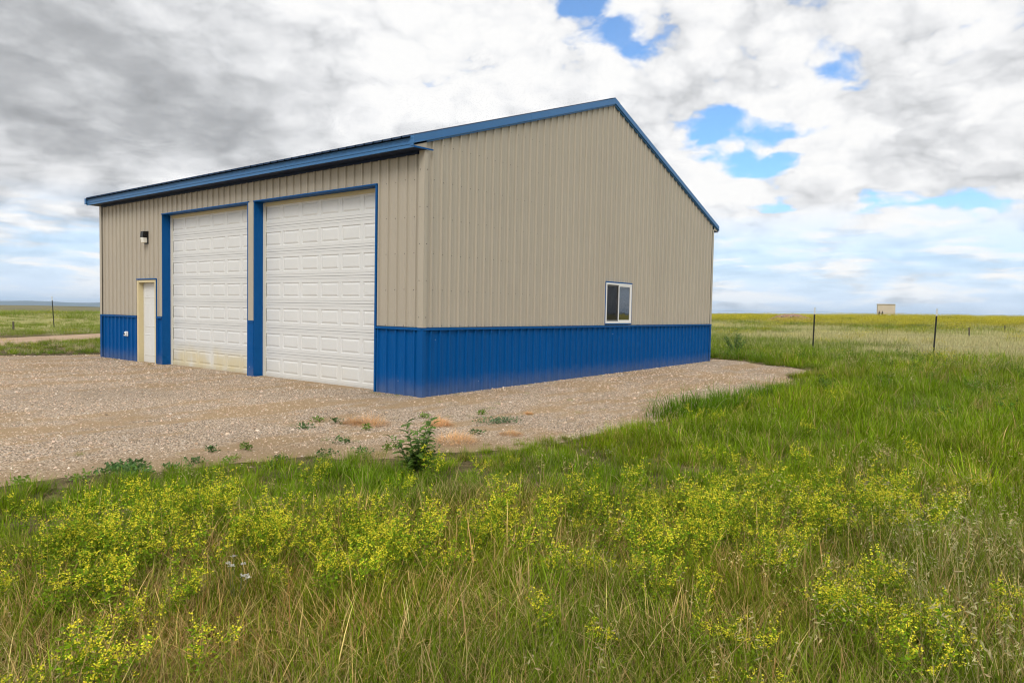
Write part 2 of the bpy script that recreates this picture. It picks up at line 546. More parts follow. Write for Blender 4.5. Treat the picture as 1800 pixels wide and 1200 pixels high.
def foliage(name, trans=0.27, rough=0.55):
    """blade colour sits in the mesh attribute Col; each scattered clump multiplies it with its own tint"""
    m, k, out = new_mat(name)
    a = k.node('ShaderNodeAttribute'); a.attribute_name = 'Col'
    t = k.node('ShaderNodeAttribute'); t.attribute_name = 'tint'; t.attribute_type = 'INSTANCER'
    t2 = k.node('ShaderNodeAttribute'); t2.attribute_name = 'tint'
    tv = k.vmath('MAXIMUM', t.outputs['Vector'], t2.outputs['Vector'])
    c = k.mix(1.0, a.outputs['Color'], tv, 'MULTIPLY')
    b = k.node('ShaderNodeBsdfPrincipled')
    k.l.new(c, b.inputs['Base Color'])
    b.inputs['Roughness'].default_value = rough
    b.inputs['Specular IOR Level'].default_value = 0.10
    tl = k.node('ShaderNodeBsdfTranslucent')
    k.l.new(c, tl.inputs[0])
    mx = k.node('ShaderNodeMixShader'); mx.inputs[0].default_value = trans
    k.l.new(b.outputs[0], mx.inputs[1]); k.l.new(tl.outputs[0], mx.inputs[2]); k.l.new(mx.outputs[0], out.inputs[0])
    return m


def leafmat(name, trans=0.3):
    m, k, out = new_mat(name)
    a = k.node('ShaderNodeAttribute'); a.attribute_name = 'Col'
    oi = k.node('ShaderNodeObjectInfo')
    v = k.math('MULTIPLY_ADD', oi.outputs['Random'], 0.5, 0.75)
    cc = k.node('ShaderNodeCombineColor')
    for i in range(3): k.put(cc.inputs[i], v)
    c = k.mix(1.0, a.outputs['Color'], cc.outputs[0], 'MULTIPLY')
    b = k.node('ShaderNodeBsdfPrincipled')
    k.l.new(c, b.inputs['Base Color'])
    b.inputs['Roughness'].default_value = 0.5
    b.inputs['Specular IOR Level'].default_value = 0.3
    tl = k.node('ShaderNodeBsdfTranslucent'); k.l.new(c, tl.inputs[0])
    mx = k.node('ShaderNodeMixShader'); mx.inputs[0].default_value = trans
    k.l.new(b.outputs[0], mx.inputs[1]); k.l.new(tl.outputs[0], mx.inputs[2]); k.l.new(mx.outputs[0], out.inputs[0])
    return m


GRASS, LEAF = foliage('grass_blades'), leafmat('plant_leaves')
m, k, out = new_mat('stone_chip')
t = k.node('ShaderNodeAttribute'); t.attribute_name = 'tint'; t.attribute_type = 'INSTANCER'
principled(k, out, t.outputs['Color'], 0.85, 0.2)
STONE = m

# ------------------------------------------------------------------ terrain
GRAVEL_POLY = np.array([(-60, 2.5), (-30, 1.0), (-14, 0.3), (-9.5, -0.2), (-6.6, -1.6), (-5.9, -2.0), (-4.7, -2.3), (-3.7, -3.05),
                        (-2.3, -3.6), (-0.6, -4.0), (1.2, -3.95), (4.5, -3.85), (8.0, -3.8), (10.2, -3.4), (11.7, -2.6), (13.1, -1.0),
                        (13.4, 1.0), (13.4, 14.2), (6.0, 14.0), (0.6, 13.35), (-1.6, 14.5), (-6, 17), (-12, 19.5), (-60, 36)], float)


def densify(poly, step=0.35, amp=0.16, seed=3):
    rng = np.random.default_rng(seed)
    out = []
    n = len(poly)
    for i in range(n):
        a, b = poly[i], poly[(i + 1) % n]
        L = np.linalg.norm(b - a)
        m_ = max(1, int(L / step))
        for j in range(m_):
            out.append(a + (b - a) * j / m_)
    out = np.array(out)
    # smooth jitter along the normal
    nn = len(out)
    w = rng.normal(size=nn)
    ker = np.array([1, 2, 3, 2, 1]) / 9.0
    w = np.convolve(np.r_[w, w[:4]], ker, 'same')[:nn]
    d = np.roll(out, -1, 0) - np.roll(out, 1, 0)
    nrm = np.stack([d[:, 1], -d[:, 0]], 1) / (np.linalg.norm(d, axis=1)[:, None] + 1e-9)
    return out + nrm * (w * amp * 2)[:, None]


GPOLY = densify(GRAVEL_POLY)


def seg_dist(P, poly):
    """distance to, and closest point on, a closed polyline; and inside test"""
    P = np.asarray(P, float)
    best = np.full(len(P), 1e18)
    cp = np.zeros_like(P)
    ins = np.zeros(len(P), bool)
    n = len(poly)
    for i in range(n):
        a, b = poly[i], poly[(i + 1) % n]
        ab = b - a
        t = np.clip(((P - a) @ ab) / (ab @ ab + 1e-12), 0, 1)
        q = a + t[:, None] * ab
        d = ((P - q) ** 2).sum(1)
        mk = d < best
        best[mk] = d[mk]
        cp[mk] = q[mk]
        c = (a[1] > P[:, 1]) != (b[1] > P[:, 1])
        if abs(b[1] - a[1]) > 1e-12:
            xx = (b[0] - a[0]) * (P[:, 1] - a[1]) / (b[1] - a[1]) + a[0]
            ins ^= c & (P[:, 0] < xx)
    return np.sqrt(best), cp, ins


def sd_gravel(P):
    d, _, i = seg_dist(P, GPOLY)
    return np.where(i, -d, d)          # negative inside


# cheap value noise for terrain and scatter masks
_G = np.random.default_rng(5).random((256, 256))


def vnoise(x, y, s, o=0.0):
    x, y = np.asarray(x) * s + 37.1 + o, np.asarray(y) * s + 11.7 - o
    xi, yi = np.floor(x).astype(int), np.floor(y).astype(int)
    fx, fy = x - xi, y - yi
    fx, fy = fx * fx * (3 - 2 * fx), fy * fy * (3 - 2 * fy)
    g = lambda a, b: _G[a % 256, b % 256]
    return (g(xi, yi) * (1 - fx) * (1 - fy) + g(xi + 1, yi) * fx * (1 - fy) + g(xi, yi + 1) * (1 - fx) * fy + g(xi + 1, yi + 1) * fx * fy)


def fbm(x, y, s, o=0.0, n=4):
    v, a, t = 0.0, 0.5, 0.0
    for i in range(n):
        v = v + a * vnoise(x, y, s * 2 ** i, o + i * 9.3)
        t += a
        a *= 0.5
    return v / t


def terrain(x, y):
    x, y = np.asarray(x, float), np.asarray(y, float)
    d = np.hypot(x - 6, y - 6)
    z = -0.0062 * np.maximum(0, d - 60) - 0.02 * np.maximum(0, d - 3500)
    z = z + 1.55 * np.exp(-((x - 112) / 42.0) ** 2 / 2 - ((y + 15) / 58.0) ** 2 / 2)
    rough = np.clip((d - 9) / 25, 0, 1)
    z = z + rough * (fbm(x, y, 0.12) - 0.5) * 0.22 * np.clip(d / 40, 0.3, 3.0)
    z = z + rough * np.clip((d - 100) / 300, 0, 1) * (fbm(x, y, 0.004, 3) - 0.5) * np.clip(d / 120, 0, 5)
    return z


def grid_axis(c, inner, step, far, g):
    out = list(np.arange(-inner, inner + 1e-6, step))
    s, v = step, inner
    while v < far:
        s *= g
        v += s
        out.append(v)
        out.insert(0, -v)
    return np.array(out) + c


gx, gy = grid_axis(2, 30, 0.8, 14000, 1.13), grid_axis(2, 30, 0.8, 14000, 1.13)
X, Y = np.meshgrid(gx, gy)
Z = terrain(X, Y)
sdg = sd_gravel(np.stack([X.ravel(), Y.ravel()], 1)).reshape(X.shape)
Z = Z - 0.10 * np.clip((-sdg - 0.35) / 0.8, 0, 1)            # tucked under the gravel sheet
nx, ny = len(gx), len(gy)
vv = np.stack([X.ravel(), Y.ravel(), Z.ravel()], 1)
ff = [(j * nx + i, j * nx + i + 1, (j + 1) * nx + i + 1, (j + 1) * nx + i) for j in range(ny - 1) for i in range(nx - 1)]
ground = link(bpy.data.objects.new('ground', mesh_of('ground', vv, ff, GROUND, True)))
tag(ground, 'open prairie ground running out to the horizon', None, None, 'structure')

# gravel yard sheet
def poly_sheet(name, poly, x0, x1, y0, y1, step, zfun, mat):
    ax, ay = np.arange(x0, x1 + 1e-6, step), np.arange(y0, y1 + 1e-6, step)
    XX, YY = np.meshgrid(ax, ay)
    P = np.stack([XX.ravel(), YY.ravel()], 1)
    d, cp, ins = seg_dist(P, poly)
    Q = np.where(ins[:, None], P, cp)
    zz = zfun(Q[:, 0], Q[:, 1], np.where(ins, d, 0.0))
    n_ = len(ax)
    fs = []
    I = ins.reshape(XX.shape)
    near = (d < step * 1.5).reshape(XX.shape)
    for j in range(len(ay) - 1):
        for i in range(n_ - 1):
            q = (I[j, i], I[j, i + 1], I[j + 1, i + 1], I[j + 1, i])
            if any(q) and all(I[a, b] or near[a, b] for a, b in ((j, i), (j, i + 1), (j + 1, i + 1), (j + 1, i))):
                fs.append((j * n_ + i, j * n_ + i + 1, (j + 1) * n_ + i + 1, (j + 1) * n_ + i))
    used = sorted({a for f in fs for a in f})
    rem = {a: b for b, a in enumerate(used)}
    vs = np.c_[Q, zz][used]
    me = mesh_of(name, vs, [tuple(rem[a] for a in f) for f in fs], mat, True)
    at = me.attributes.new('edge', 'FLOAT', 'POINT')
    at.data.foreach_set('value', np.where(ins, d, 0.0)[used].astype(np.float32))
    return link(bpy.data.objects.new(name, me))


def gravel_z(x, y, d):
    return terrain(x, y) + 0.024 * np.clip(d / 0.5, 0, 1) - 0.006 + (fbm(x, y, 0.5, 2) - 0.5) * 0.05 * np.clip(d / 1.0, 0, 1) * np.clip(np.hypot(np.maximum(0, -x), np.maximum(0, -y)) / 1.2, 0, 1)


gv = poly_sheet('gravel_yard', GPOLY, -24, 14, -5, 24, 0.28, gravel_z, GRAVEL)
tag(gv, 'pinkish tan gravel yard around the metal garage', None, None, 'structure')

ROAD = densify(np.array([(-60, -20.5), (-0.5, 18.9), (3.7, 21.6), (30, 38), (60, 58), (60, 64.5), (30, 44.3), (6.3, 28.0), (1.7, 25.6), (-60, -15)], float), 0.8, 0.25, 8)
rd = poly_sheet('dirt_track', ROAD, -14, 34, 8, 50, 0.5,
                lambda x, y, d: terrain(x, y) + 0.03 * np.clip(d / 0.6, 0, 1) - 0.01, DIRT)
tag(rd, 'pale dirt track crossing the prairie beyond the gravel yard', None, None, 'structure')

# far blue ridge line
hv, hf = [], []
N = 160
for i in range(N + 1):
    az = math.radians(-10 + 130 * i / N)
    R0 = 26000
    top = -46 + 42 * (float(fbm(az * 9, 0.3, 1.0, 4, 5)) - 0.42) * 2.2 + 34 * math.exp(-((math.degrees(az) - 22.3) / 1.1) ** 2) + 40 * math.exp(-((math.degrees(az) - 70.0) / 2.2) ** 2) + 26 * math.exp(-((math.degrees(az) - 18) / 2.0) ** 2)
    for rr, zz in ((R0 - 2500, -260), (R0, top), (R0 + 3500, -260)):
        hv.append((math.sin(az) * rr, math.cos(az) * rr, zz))
for i in range(N):
    for j in range(2):
        a = i * 3 + j
        hf.append((a, a + 3, a + 4, a + 1))
hl = link(bpy.data.objects.new('hills', mesh_of('hills', hv, hf, HILL, True)))
tag(hl, 'low blue hills far away on the horizon', None, None, 'structure')

# ------------------------------------------------------------------ the garage
WX, LY = 12.185, 12.29
ZW = 1.219
RX, RZ = 6.10, 6.46
EAVE = 4.157
RIB = 0.2286
garage = tag(empty('metal_garage'), 'tan and blue ribbed steel garage with two tall white overhead doors on gravel', 'garage')


def rake(x):
    return RZ - 0.3335 * (RX - x) if x < RX else RZ - 0.354 * (x - RX)


def profile(s0, s1, first, extra=()):
    pts = {round(s0, 4): None, round(s1, 4): None}
    c = first
    feats = []
    while c < s1 + 1:
        feats += [(c - 0.022, 0), (c - 0.012, 0.031), (c + 0.012, 0.031), (c + 0.022, 0)]
        for m_ in (0.0762, 0.1524):
            feats += [(c + m_ - 0.012, 0), (c + m_ - 0.004, 0.0035), (c + m_ + 0.004, 0.0035), (c + m_ + 0.012, 0)]
        c += RIB
    fs = np.array([a for a, _ in feats]); fo = np.array([b for _, b in feats])
    S = sorted({round(a, 4) for a in fs if s0 < a < s1} | set(pts) | {round(e, 4) for e in extra if s0 < e < s1})
    return [(s, float(np.interp(s, fs, fo, left=0, right=0))) for s in S]


def ribbed(s0, s1, zlo, zhi, holes, first, place):
    mb = MB()
    ex = [h[0] for h in holes] + [h[1] for h in holes]
    pr = profile(s0, s1, first, ex + [RX])
    for (a, oa), (b, ob) in zip(pr[:-1], pr[1:]):
        mid = (a + b) / 2
        iv = [(zlo, None)]
        for h0, h1, z0, z1 in sorted(holes, key=lambda h: h[2]):
            if h0 <= mid <= h1:
                nv = []
                for lo, hi in iv:
                    if hi is None:
                        if z0 > lo: nv.append((lo, z0))
                        nv.append((max(lo, z1), None))
                    else:
                        nv.append((lo, hi))
                iv = nv
        for lo, hi in iv:
            ha, hb = (zhi(a), zhi(b)) if hi is None else (hi, hi)
            if ha - lo < 0.002: continue
            mb.quad(place(a, oa, lo), place(b, ob, lo), place(b, ob, hb), place(a, oa, ha))
    return mb


gable_place = lambda s, o, z: (s, -o, z)
front_place = lambda s, o, z: (-o, s, z)
WIN = (5.91, 7.14, 1.275, 2.225)
D1 = (5.16, 8.86, -1, 3.69)
D2 = (1.16, 4.92, -1, 3.69)
WD = (9.18, 10.16, -1, 2.135)
R0 = 0.175


def sheets(L, zlo, zhi, holes, first, place, name, mat):
    s = 0.0
    edge = first + 4 * RIB - 0.06
    while s < L - 1e-6:
        e = min(edge, L)
        mb = ribbed(s, e, zlo, zhi, holes, first, place)
        if mb.f: mb.build(name, mat, garage)
        s = e
        edge += 4 * RIB


sheets(WX, ZW + 0.012, lambda x: rake(x) - 0.10, [WIN], R0, gable_place, 'wall_panel', TAN)
sheets(WX, 0.012, lambda x: ZW - 0.02, [], R0, gable_place, 'wainscot_panel', BLUE)
sheets(LY, ZW + 0.012, lambda y: EAVE - 0.004, [D1, D2, WD], R0, front_place, 'wall_panel', TAN)
sheets(LY, 0.012, lambda y: ZW - 0.02, [D1, D2, WD], R0, front_place, 'wainscot_panel', BLUE)
# the two walls turned away
mb = MB()
mb.quad((WX, 0, 0), (WX, LY, 0), (WX, LY, 4.2), (WX, 0, 4.2))
mb.build('rear_wall', TAN, garage)
mb = MB()
mb.add([(0, LY, 0), (WX, LY, 0), (WX, LY, rake(WX) - 0.05), (RX, LY, RZ - 0.05), (0, LY, rake(0) - 0.05)], [(0, 1, 2, 3, 4)])
mb.build('end_wall', TAN, garage)
# inner liner keeps the inside dark
MB().quad((0.45, 0.45, 0.03), (WX - 0.1, 0.45, 0.03), (WX - 0.1, LY - 0.1, 0.03), (0.45, LY - 0.1, 0.03)).build('floor_slab', INTERIOR, garage)

# concrete slab edge showing under the doors
pbox('concrete_sill', CONCRETE, garage, -0.05, 0.45, 5.17, 8.85, -0.12, 0.012, bevel=0.008)
pbox('concrete_sill', CONCRETE, garage, -0.05, 0.45, 1.17, 4.91, -0.12, 0.012, bevel=0.008)

# corner trims (tan above, blue below)
for zl, zh, mt in ((ZW + 0.008, None, TAN_TRIM), (0.0, ZW - 0.022, BLUE)):
    zt = EAVE - 0.01 if zh is None else zh
    o = 0.0335
    mb = MB()
    mb.box(-o, 0.05, -o - 0.002, -o + 0.0, zl, zt)
    mb.box(-o - 0.002, -o, -o - 0.002, 0.09, zl, zt)
    mb.build('corner_trim', mt, garage)
    mb = MB()
    zt2 = 4.06 if zh is None else zh
    mb.box(WX - 0.085, WX + o, -o - 0.002, -o, zl, zt2)
    mb.box(WX + o, WX + o + 0.002, -o - 0.002, 0.10, zl, zt2)
    mb.build('corner_trim', mt, garage)
    mb = MB()
    mb.box(-o - 0.002, -o, LY - 0.09, LY + o, zl, zt)
    mb.box(-o - 0.002, 0.1, LY + o, LY + o + 0.002, zl, zt)
    mb.build('corner_trim', mt, garage)


# wainscot cap and base trim, one length per wall stretch
def cap(along, a, b):
    for (d0, d1, z0, z1) in ((-0.036, 0.0, ZW - 0.012, ZW + 0.004), (-0.036, -0.030, ZW - 0.034, ZW - 0.012)):
        pass
    mb = MB()
    for (d0, d1, z0, z1) in ((-0.044, 0.0, ZW - 0.012, ZW + 0.005), (-0.044, -0.038, ZW - 0.036, ZW - 0.012)):
        if along == 'x': mb.box(a, b, d0, d1, z0, z1)
        else: mb.box(d0, d1, a, b, z0, z1)
    mb.build('wainscot_cap', BLUE_TRIM, garage)
    mb = MB()
    if along == 'x': mb.box(a, b, -0.038, -0.002, -0.03, 0.016)
    else: mb.box(-0.038, -0.002, a, b, -0.03, 0.016)
    mb.build('base_trim', BLUE_TRIM, garage)


cap('x', -0.042, WX + 0.038)
for a, b in ((0.0, 1.135), (4.945, 5.135), (8.885, 9.155), (10.185, LY + 0.02)):
    cap('y', a, b)
pbox('door_base_trim', BLUE_TRIM, garage, -0.03, -0.002, 9.16, 10.18, -0.03, 0.02)

# rake trim on the gable, in lengths as fitted
def rake_piece(xa, xb, y0=-0.062, y1=0.02, name='rake_trim'):
    mb = MB()
    za, zb = rake(xa), rake(xb)
    for (ya, yb, t, b_) in ((y0, y1, 0.008, -0.118), (y0 + 0.016, y1, -0.120, -0.150)):
        mb.hexa([(xa, ya, za + b_), (xb, ya, zb + b_), (xb, yb, zb + b_), (xa, yb, za + b_),
                 (xa, ya, za + t), (xb, ya, zb + t), (xb, yb, zb + t), (xa, yb, za + t)])
    # turned-down hem along the foot of the face
    mb.hexa([(xa, y0 - 0.008, za - 0.118), (xb, y0 - 0.008, zb - 0.118), (xb, y0 - 0.001, zb - 0.118), (xa, y0 - 0.001, za - 0.118),
             (xa, y0 - 0.008, za - 0.100), (xb, y0 - 0.008, zb - 0.100), (xb, y0 - 0.001, zb - 0.100), (xa, y0 - 0.001, za - 0.100)])
    return mb.build(name, FASCIA, garage)


for a, b in ((-0.31, 2.85), (2.853, 5.75), (5.753, RX), (RX + 0.002, 9.2), (9.203, 12.54)):
    rake_piece(a, b)
for a, b in ((-0.34, RX), (RX + 0.002, 12.54)):
    rake_piece(a, b, LY + 0.12, LY + 0.20)

# roof sheets
def roof_sheet(y0, y1, front):
    mb = MB()
    pr = profile(y0, y1, R0)
    xa, xb = (-0.365, RX - 0.03) if front else (12.52, RX + 0.03)
    for (a, oa), (b, ob) in zip(pr[:-1], pr[1:]):
        mb.quad((xa, a, rake(xa) + oa), (xa, b, rake(xa) + ob), (xb, b, rake(xb) + ob), (xb, a, rake(xb) + oa))
    return mb.build('roof_panel', ROOF, garage)


yy = 0.0
while yy < LY + 0.1:
    e = min(yy + 4 * RIB, LY + 0.12)
    roof_sheet(max(yy, 0.022), e, True)
    roof_sheet(max(yy, 0.022), e, False)
    yy = e
    if e >= LY + 0.119: break
mb = MB()
for s in (-1, 1):
    xe = RX + s * 0.22
    mb.hexa([(RX, -0.05, RZ + 0.018), (xe, -0.05, rake(xe) + 0.024), (xe, LY + 0.19, rake(xe) + 0.024), (RX, LY + 0.19, RZ + 0.018),
             (RX, -0.05, RZ + 0.026), (xe, -0.05, rake(xe) + 0.030), (xe, LY + 0.19, rake(xe) + 0.030), (RX, LY + 0.19, RZ + 0.026)])
mb.build('ridge_cap', FASCIA, garage)

# front eave: fascia lengths with folds, drip edge, soffit
FX = -0.298
segs = [(-0.045, 3.42), (3.423, 7.72), (7.723, 10.55), (10.553, LY + 0.18)]
for a, b in segs:
    mb = MB()
    pr = [(FX + 0.02, EAVE - 0.012), (FX, EAVE - 0.012), (FX, EAVE + 0.035), (FX - 0.010, EAVE + 0.043), (FX - 0.010, EAVE + 0.082),
          (FX - 0.002, EAVE + 0.090), (FX - 0.002, EAVE + 0.118), (FX - 0.016, EAVE + 0.128), (FX - 0.016, EAVE + 0.136), (FX + 0.03, EAVE + 0.136)]
    n_ = len(pr)
    vs = [(x, a, z) for x, z in pr] + [(x, b, z) for x, z in pr]
    mb.add(vs, [(i, i + 1, n_ + i + 1, n_ + i) for i in range(n_ - 1)])
    mb.build('fascia', FASCIA, garage)
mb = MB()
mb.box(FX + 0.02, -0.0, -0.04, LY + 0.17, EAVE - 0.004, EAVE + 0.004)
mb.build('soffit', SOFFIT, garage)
pbox('eave_shade_strip', SOFFIT, garage, -0.042, -0.003, 0.12, LY - 0.1, EAVE - 0.055, EAVE - 0.005)  # added dark strip, stands in for the eave shade along the wall top
mb = MB()
mb.box(FX + 0.005, FX + 0.025, -0.035, LY + 0.17, EAVE + 0.02, EAVE + 0.165)
mb.build('eave_board', ROOF, garage)
mb = MB()      # closed end of the overhang and the soffit channel running past the corner
mb.add([(FX + 0.01, -0.046, EAVE), (0.0, -0.046, EAVE), (0.0, -0.046, rake(0.0) - 0.02), (FX + 0.01, -0.046, rake(FX) - 0.02)], [(0, 1, 2, 3)])
mb.build('overhang_end', TAN, garage)
mb = MB()
mb.hexa([(FX, -0.062, EAVE - 0.016), (0.14, -0.062, EAVE + 0.004), (0.14, -0.048, EAVE + 0.004), (FX, -0.048, EAVE - 0.016),
         (FX, -0.062, EAVE + 0.012), (0.14, -0.062, EAVE + 0.026), (0.14, -0.048, EAVE + 0.026), (FX, -0.048, EAVE + 0.012)])
mb.build('soffit_channel', BLUE_TRIM, garage)
# boxed rear eave seen end-on
mb = MB()
mb.add([(WX + 0.03, -0.030, 4.05), (12.47, -0.030, 4.02), (12.47, -0.030, rake(12.47) - 0.03), (WX + 0.03, -0.030, rake(WX) - 0.03),
        (WX + 0.03, LY, 4.05), (12.47, LY, 4.02), (12.47, LY, rake(12.47) - 0.03), (WX + 0.03, LY, rake(WX) - 0.03)],
       [(0, 1, 2, 3), (0, 4, 5, 1), (1, 5, 6, 2)])
mb.build('rear_eave_box', TAN_TRIM, garage)
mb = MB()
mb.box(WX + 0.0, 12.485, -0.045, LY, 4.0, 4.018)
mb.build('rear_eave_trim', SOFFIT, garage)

# ---- overhead doors
DX = 0.205


def overhead_door(y0, y1, top, mat):
    # jamb and head linings, lips and stops
    pbox('jamb', BLUE_TRIM, garage, -0.004, DX + 0.03, y1, y1 + 0.022, 0.012, top + 0.0)
    pbox('jamb', BLUE_TRIM, garage, -0.004, DX + 0.03, y0 - 0.022, y0, 0.012, top + 0.0)
    pbox('head_lining', BLUE_TRIM, garage, -0.004, DX + 0.03, y0, y1, top - 0.002, top + 0.02)
    pbox('head_trim', BLUE_TRIM, garage, -0.040, -0.004, y0 - 0.028, y1 + 0.028, top - 0.004, top + 0.022, bevel=0.004)
    pbox('edge_trim', BLUE_TRIM, garage, -0.034, -0.004, y0 - 0.026, y0 + 0.012, 0.012, top - 0.006, bevel=0.004)
    pbox('edge_trim', BLUE_TRIM, garage, -0.028, -0.004, y1 - 0.004, y1 + 0.020, 0.012, top - 0.006, bevel=0.004)
    pbox('stop_moulding', WHITE_TRIM, garage, DX - 0.028, DX + 0.0, y1 - 0.085, y1, 0.02, top - 0.003, bevel=0.004)
    pbox('stop_moulding', WHITE_TRIM, garage, DX - 0.028, DX + 0.0, y0, y0 + 0.06, 0.02, top - 0.003, bevel=0.004)
    pbox('head_stop', CREAM, garage, DX - 0.028, DX + 0.0, y0 + 0.061, y1 - 0.086, top - 0.075, top - 0.003, bevel=0.004)
    # door leaf: backing with bottom seal, seven sections, six raised panels in each
    leaf = pbox('overhead_door', mat, garage, DX + 0.022, DX + 0.05, y0 + 0.002, y1 - 0.002, 0.03, top - 0.004)
    pbox('bottom_seal', BLACK, leaf, DX + 0.004, DX + 0.04, y0 + 0.06, y1 - 0.08, 0.013, 0.034)
    H = (top + 0.03 - 0.034) / 7
    ya, yb = y0 + 0.012, y1 - 0.012
    pitch = (yb - ya) / 6
    # one section mesh, shared
    mb = MB()
    hh = H - 0.007
    f0 = DX
    # rails and stiles around six recesses
    pz0, pz1 = 0.115, hh - 0.115
    mb.box(f0, f0 + 0.022, ya, yb, 0, 0.045)
    mb.box(f0 + 0.006, f0 + 0.022, ya, yb, 0.045, 0.052)
    mb.box(f0, f0 + 0.022, ya, yb, 0.052, pz0)
    mb.box(f0, f0 + 0.022, ya, yb, pz1, hh - 0.052)
    mb.box(f0 + 0.006, f0 + 0.022, ya, yb, hh - 0.052, hh - 0.045)
    mb.box(f0, f0 + 0.022, ya, yb, hh - 0.045, hh)
    edges = []
    for c in range(6):
        a = ya + pitch * c + 0.042
        b = ya + pitch * (c + 1) - 0.042
        edges.append((a, b))
    prev = ya
    for a, b in edges:
        mb.box(f0, f0 + 0.022, prev, a, pz0, pz1)
        prev = b
    mb.box(f0, f0 + 0.022, prev, yb, pz0, pz1)
    sec = mesh_of('door_section', mb.v, mb.f, mat)
    # raised panel mesh: sloped border and field
    w, h = edges[0][1] - edges[0][0], pz1 - pz0
    rings = [(0.0, 0.0), (0.008, 0.011), (0.022, 0.011), (0.050, 0.002), (0.054, 0.001)]
    vs, fs = [], []
    for ins, dx in rings:
        vs += [(dx, ins, ins), (dx, w - ins, ins), (dx, w - ins, h - ins), (dx, ins, h - ins)]
    for r_ in range(len(rings) - 1):
        for i in range(4):
            fs.append((r_ * 4 + i, r_ * 4 + (i + 1) % 4, r_ * 4 + 4 + (i + 1) % 4, r_ * 4 + 4 + i))
    fs.append(tuple(range(len(vs) - 4, len(vs))))
    pan = mesh_of('raised_panel', vs, fs, mat)
    for r_ in range(7):
        z = 0.034 + r_ * H
        o = bpy.data.objects.new('door_section', sec)
        link(o, leaf).location = (0, 0, z)
        for a, b in edges:
            q = bpy.data.objects.new('raised_panel', pan)
            link(q, leaf).location = (f0, a, z + pz0)
    return leaf


d1 = overhead_door(D1[0], D1[1], D1[3], DOOR_A)
d1['label'] = 'white overhead door with yellow stain along its lowest panels'
d2 = overhead_door(D2[0], D2[1], D2[3], DOOR_B)
d2['label'] = 'clean white overhead door next to the garage corner'

# flat trim on the narrow pier between the two doors
pbox('pier_trim', TAN_TRIM, garage, -0.0325, -0.0225, 4.945, 5.135, ZW + 0.01, 3.685)
pbox('pier_wainscot', BLUE, garage, -0.0345, -0.0225, 4.945, 5.135, 0.016, ZW - 0.036)

# ---- walk door
wf = MB()
X0, X1 = -0.035, 0.13
wf.box(X0, X1, 10.085, 10.16, 0.02, 2.13)
wf.box(X0, X1, 9.18, 9.235, 0.02, 2.13)
wf.box(X0 + 0.002, X1, 9.235, 10.085, 2.065, 2.13)
wd = pbox('walk_door', DOOR_B, garage, 0.095, 0.13, 9.237, 10.083, 0.045, 2.063)
wd['label'] = 'white panelled walk door in a cream frame'
wf.build('door_frame', CREAM, wd, bevel=0.004)
pbox('threshold', CONCRETE, wd, -0.04, 0.13, 9.19, 10.15, -0.02, 0.043, bevel=0.004)
pbox('drip_cap', BLUE_TRIM, wd, -0.05, -0.0, 9.165, 10.175, 2.133, 2.16)
pbox('side_trim', BLUE_TRIM, wd, -0.03, -0.002, 9.155, 9.178, 0.02, 2.13)
w, h = 0.29, 0.0
for (z0, z1) in ((0.22, 0.78), (0.95, 1.55), (1.68, 1.90)):
    for y0 in (9.32, 9.71):
        vs, fs = [], []
        y1 = y0 + 0.29
        for ins, dx in ((0, 0.0), (0.02, -0.009), (0.045, -0.001), (0.055, -0.004)):
            vs += [(0.0945 + dx, y0 + ins, z0 + ins), (0.0945 + dx, y1 - ins, z0 + ins), (0.0945 + dx, y1 - ins, z1 - ins), (0.0945 + dx, y0 + ins, z1 - ins)]
        for r_ in range(3):
            for i in range(4): fs.append((r_ * 4 + i, r_ * 4 + (i + 1) % 4, r_ * 4 + 4 + (i + 1) % 4, r_ * 4 + 4 + i))
        fs.append((12, 13, 14, 15))
        MB().add(vs, fs).build('door_panel', DOOR_B, wd)
kb = MB()
kb.tube((0.10, 9.30, 1.0), (0.05, 9.30, 1.0), 0.012, 0.012, 8)
kb.tube((0.052, 9.30, 1.0), (0.028, 9.30, 1.0), 0.028, 0.024, 10)
kb.build('knob', SCREW, wd)

# ---- gable window
a, b, z0, z1 = WIN
wn = MB()
t = 0.045
wn.box(a, b, -0.045, 0.03, z0, z0 + t); wn.box(a, b, -0.045, 0.03, z1 - t, z1)
wn.box(a, a + t, -0.045, 0.03, z0 + t, z1 - t); wn.box(b - t, b, -0.045, 0.03, z0 + t, z1 - t)
win = wn.build('window', WHITE, garage, bevel=0.004)
win['label'] = 'white framed sliding window in the gable wall'
wt = MB()
wt.box(a - 0.024, b + 0.024, -0.040, -0.002, z0 - 0.028, z0 - 0.001); wt.box(a - 0.024, b + 0.024, -0.048, -0.002, z1 + 0.001, z1 + 0.028)
wt.box(a - 0.024, a - 0.001, -0.039, -0.002, z0, z1); wt.box(b + 0.001, b + 0.024, -0.039, -0.002, z0, z1)
wt.build('window_trim', BLUE_TRIM, win)
mid = (a + b) / 2
for (u0, u1, yo) in ((a + t, mid + 0.02, -0.008), (mid - 0.02, b - t, -0.028)):
    sh = MB()
    q = 0.032
    sh.box(u0, u1, yo - 0.012, yo + 0.008, z0 + t, z0 + t + q); sh.box(u0, u1, yo - 0.012, yo + 0.008, z1 - t - q, z1 - t)
    sh.box(u0, u0 + q, yo - 0.012, yo + 0.008, z0 + t + q, z1 - t - q); sh.box(u1 - q, u1, yo - 0.012, yo + 0.008, z0 + t + q, z1 - t - q)
    sh.build('sash', WHITE, win, bevel=0.003)
    MB().box(u0 + q, u1 - q, yo - 0.002, yo + 0.002, z0 + t + q, z1 - t - q).build('pane', GLASS, win)
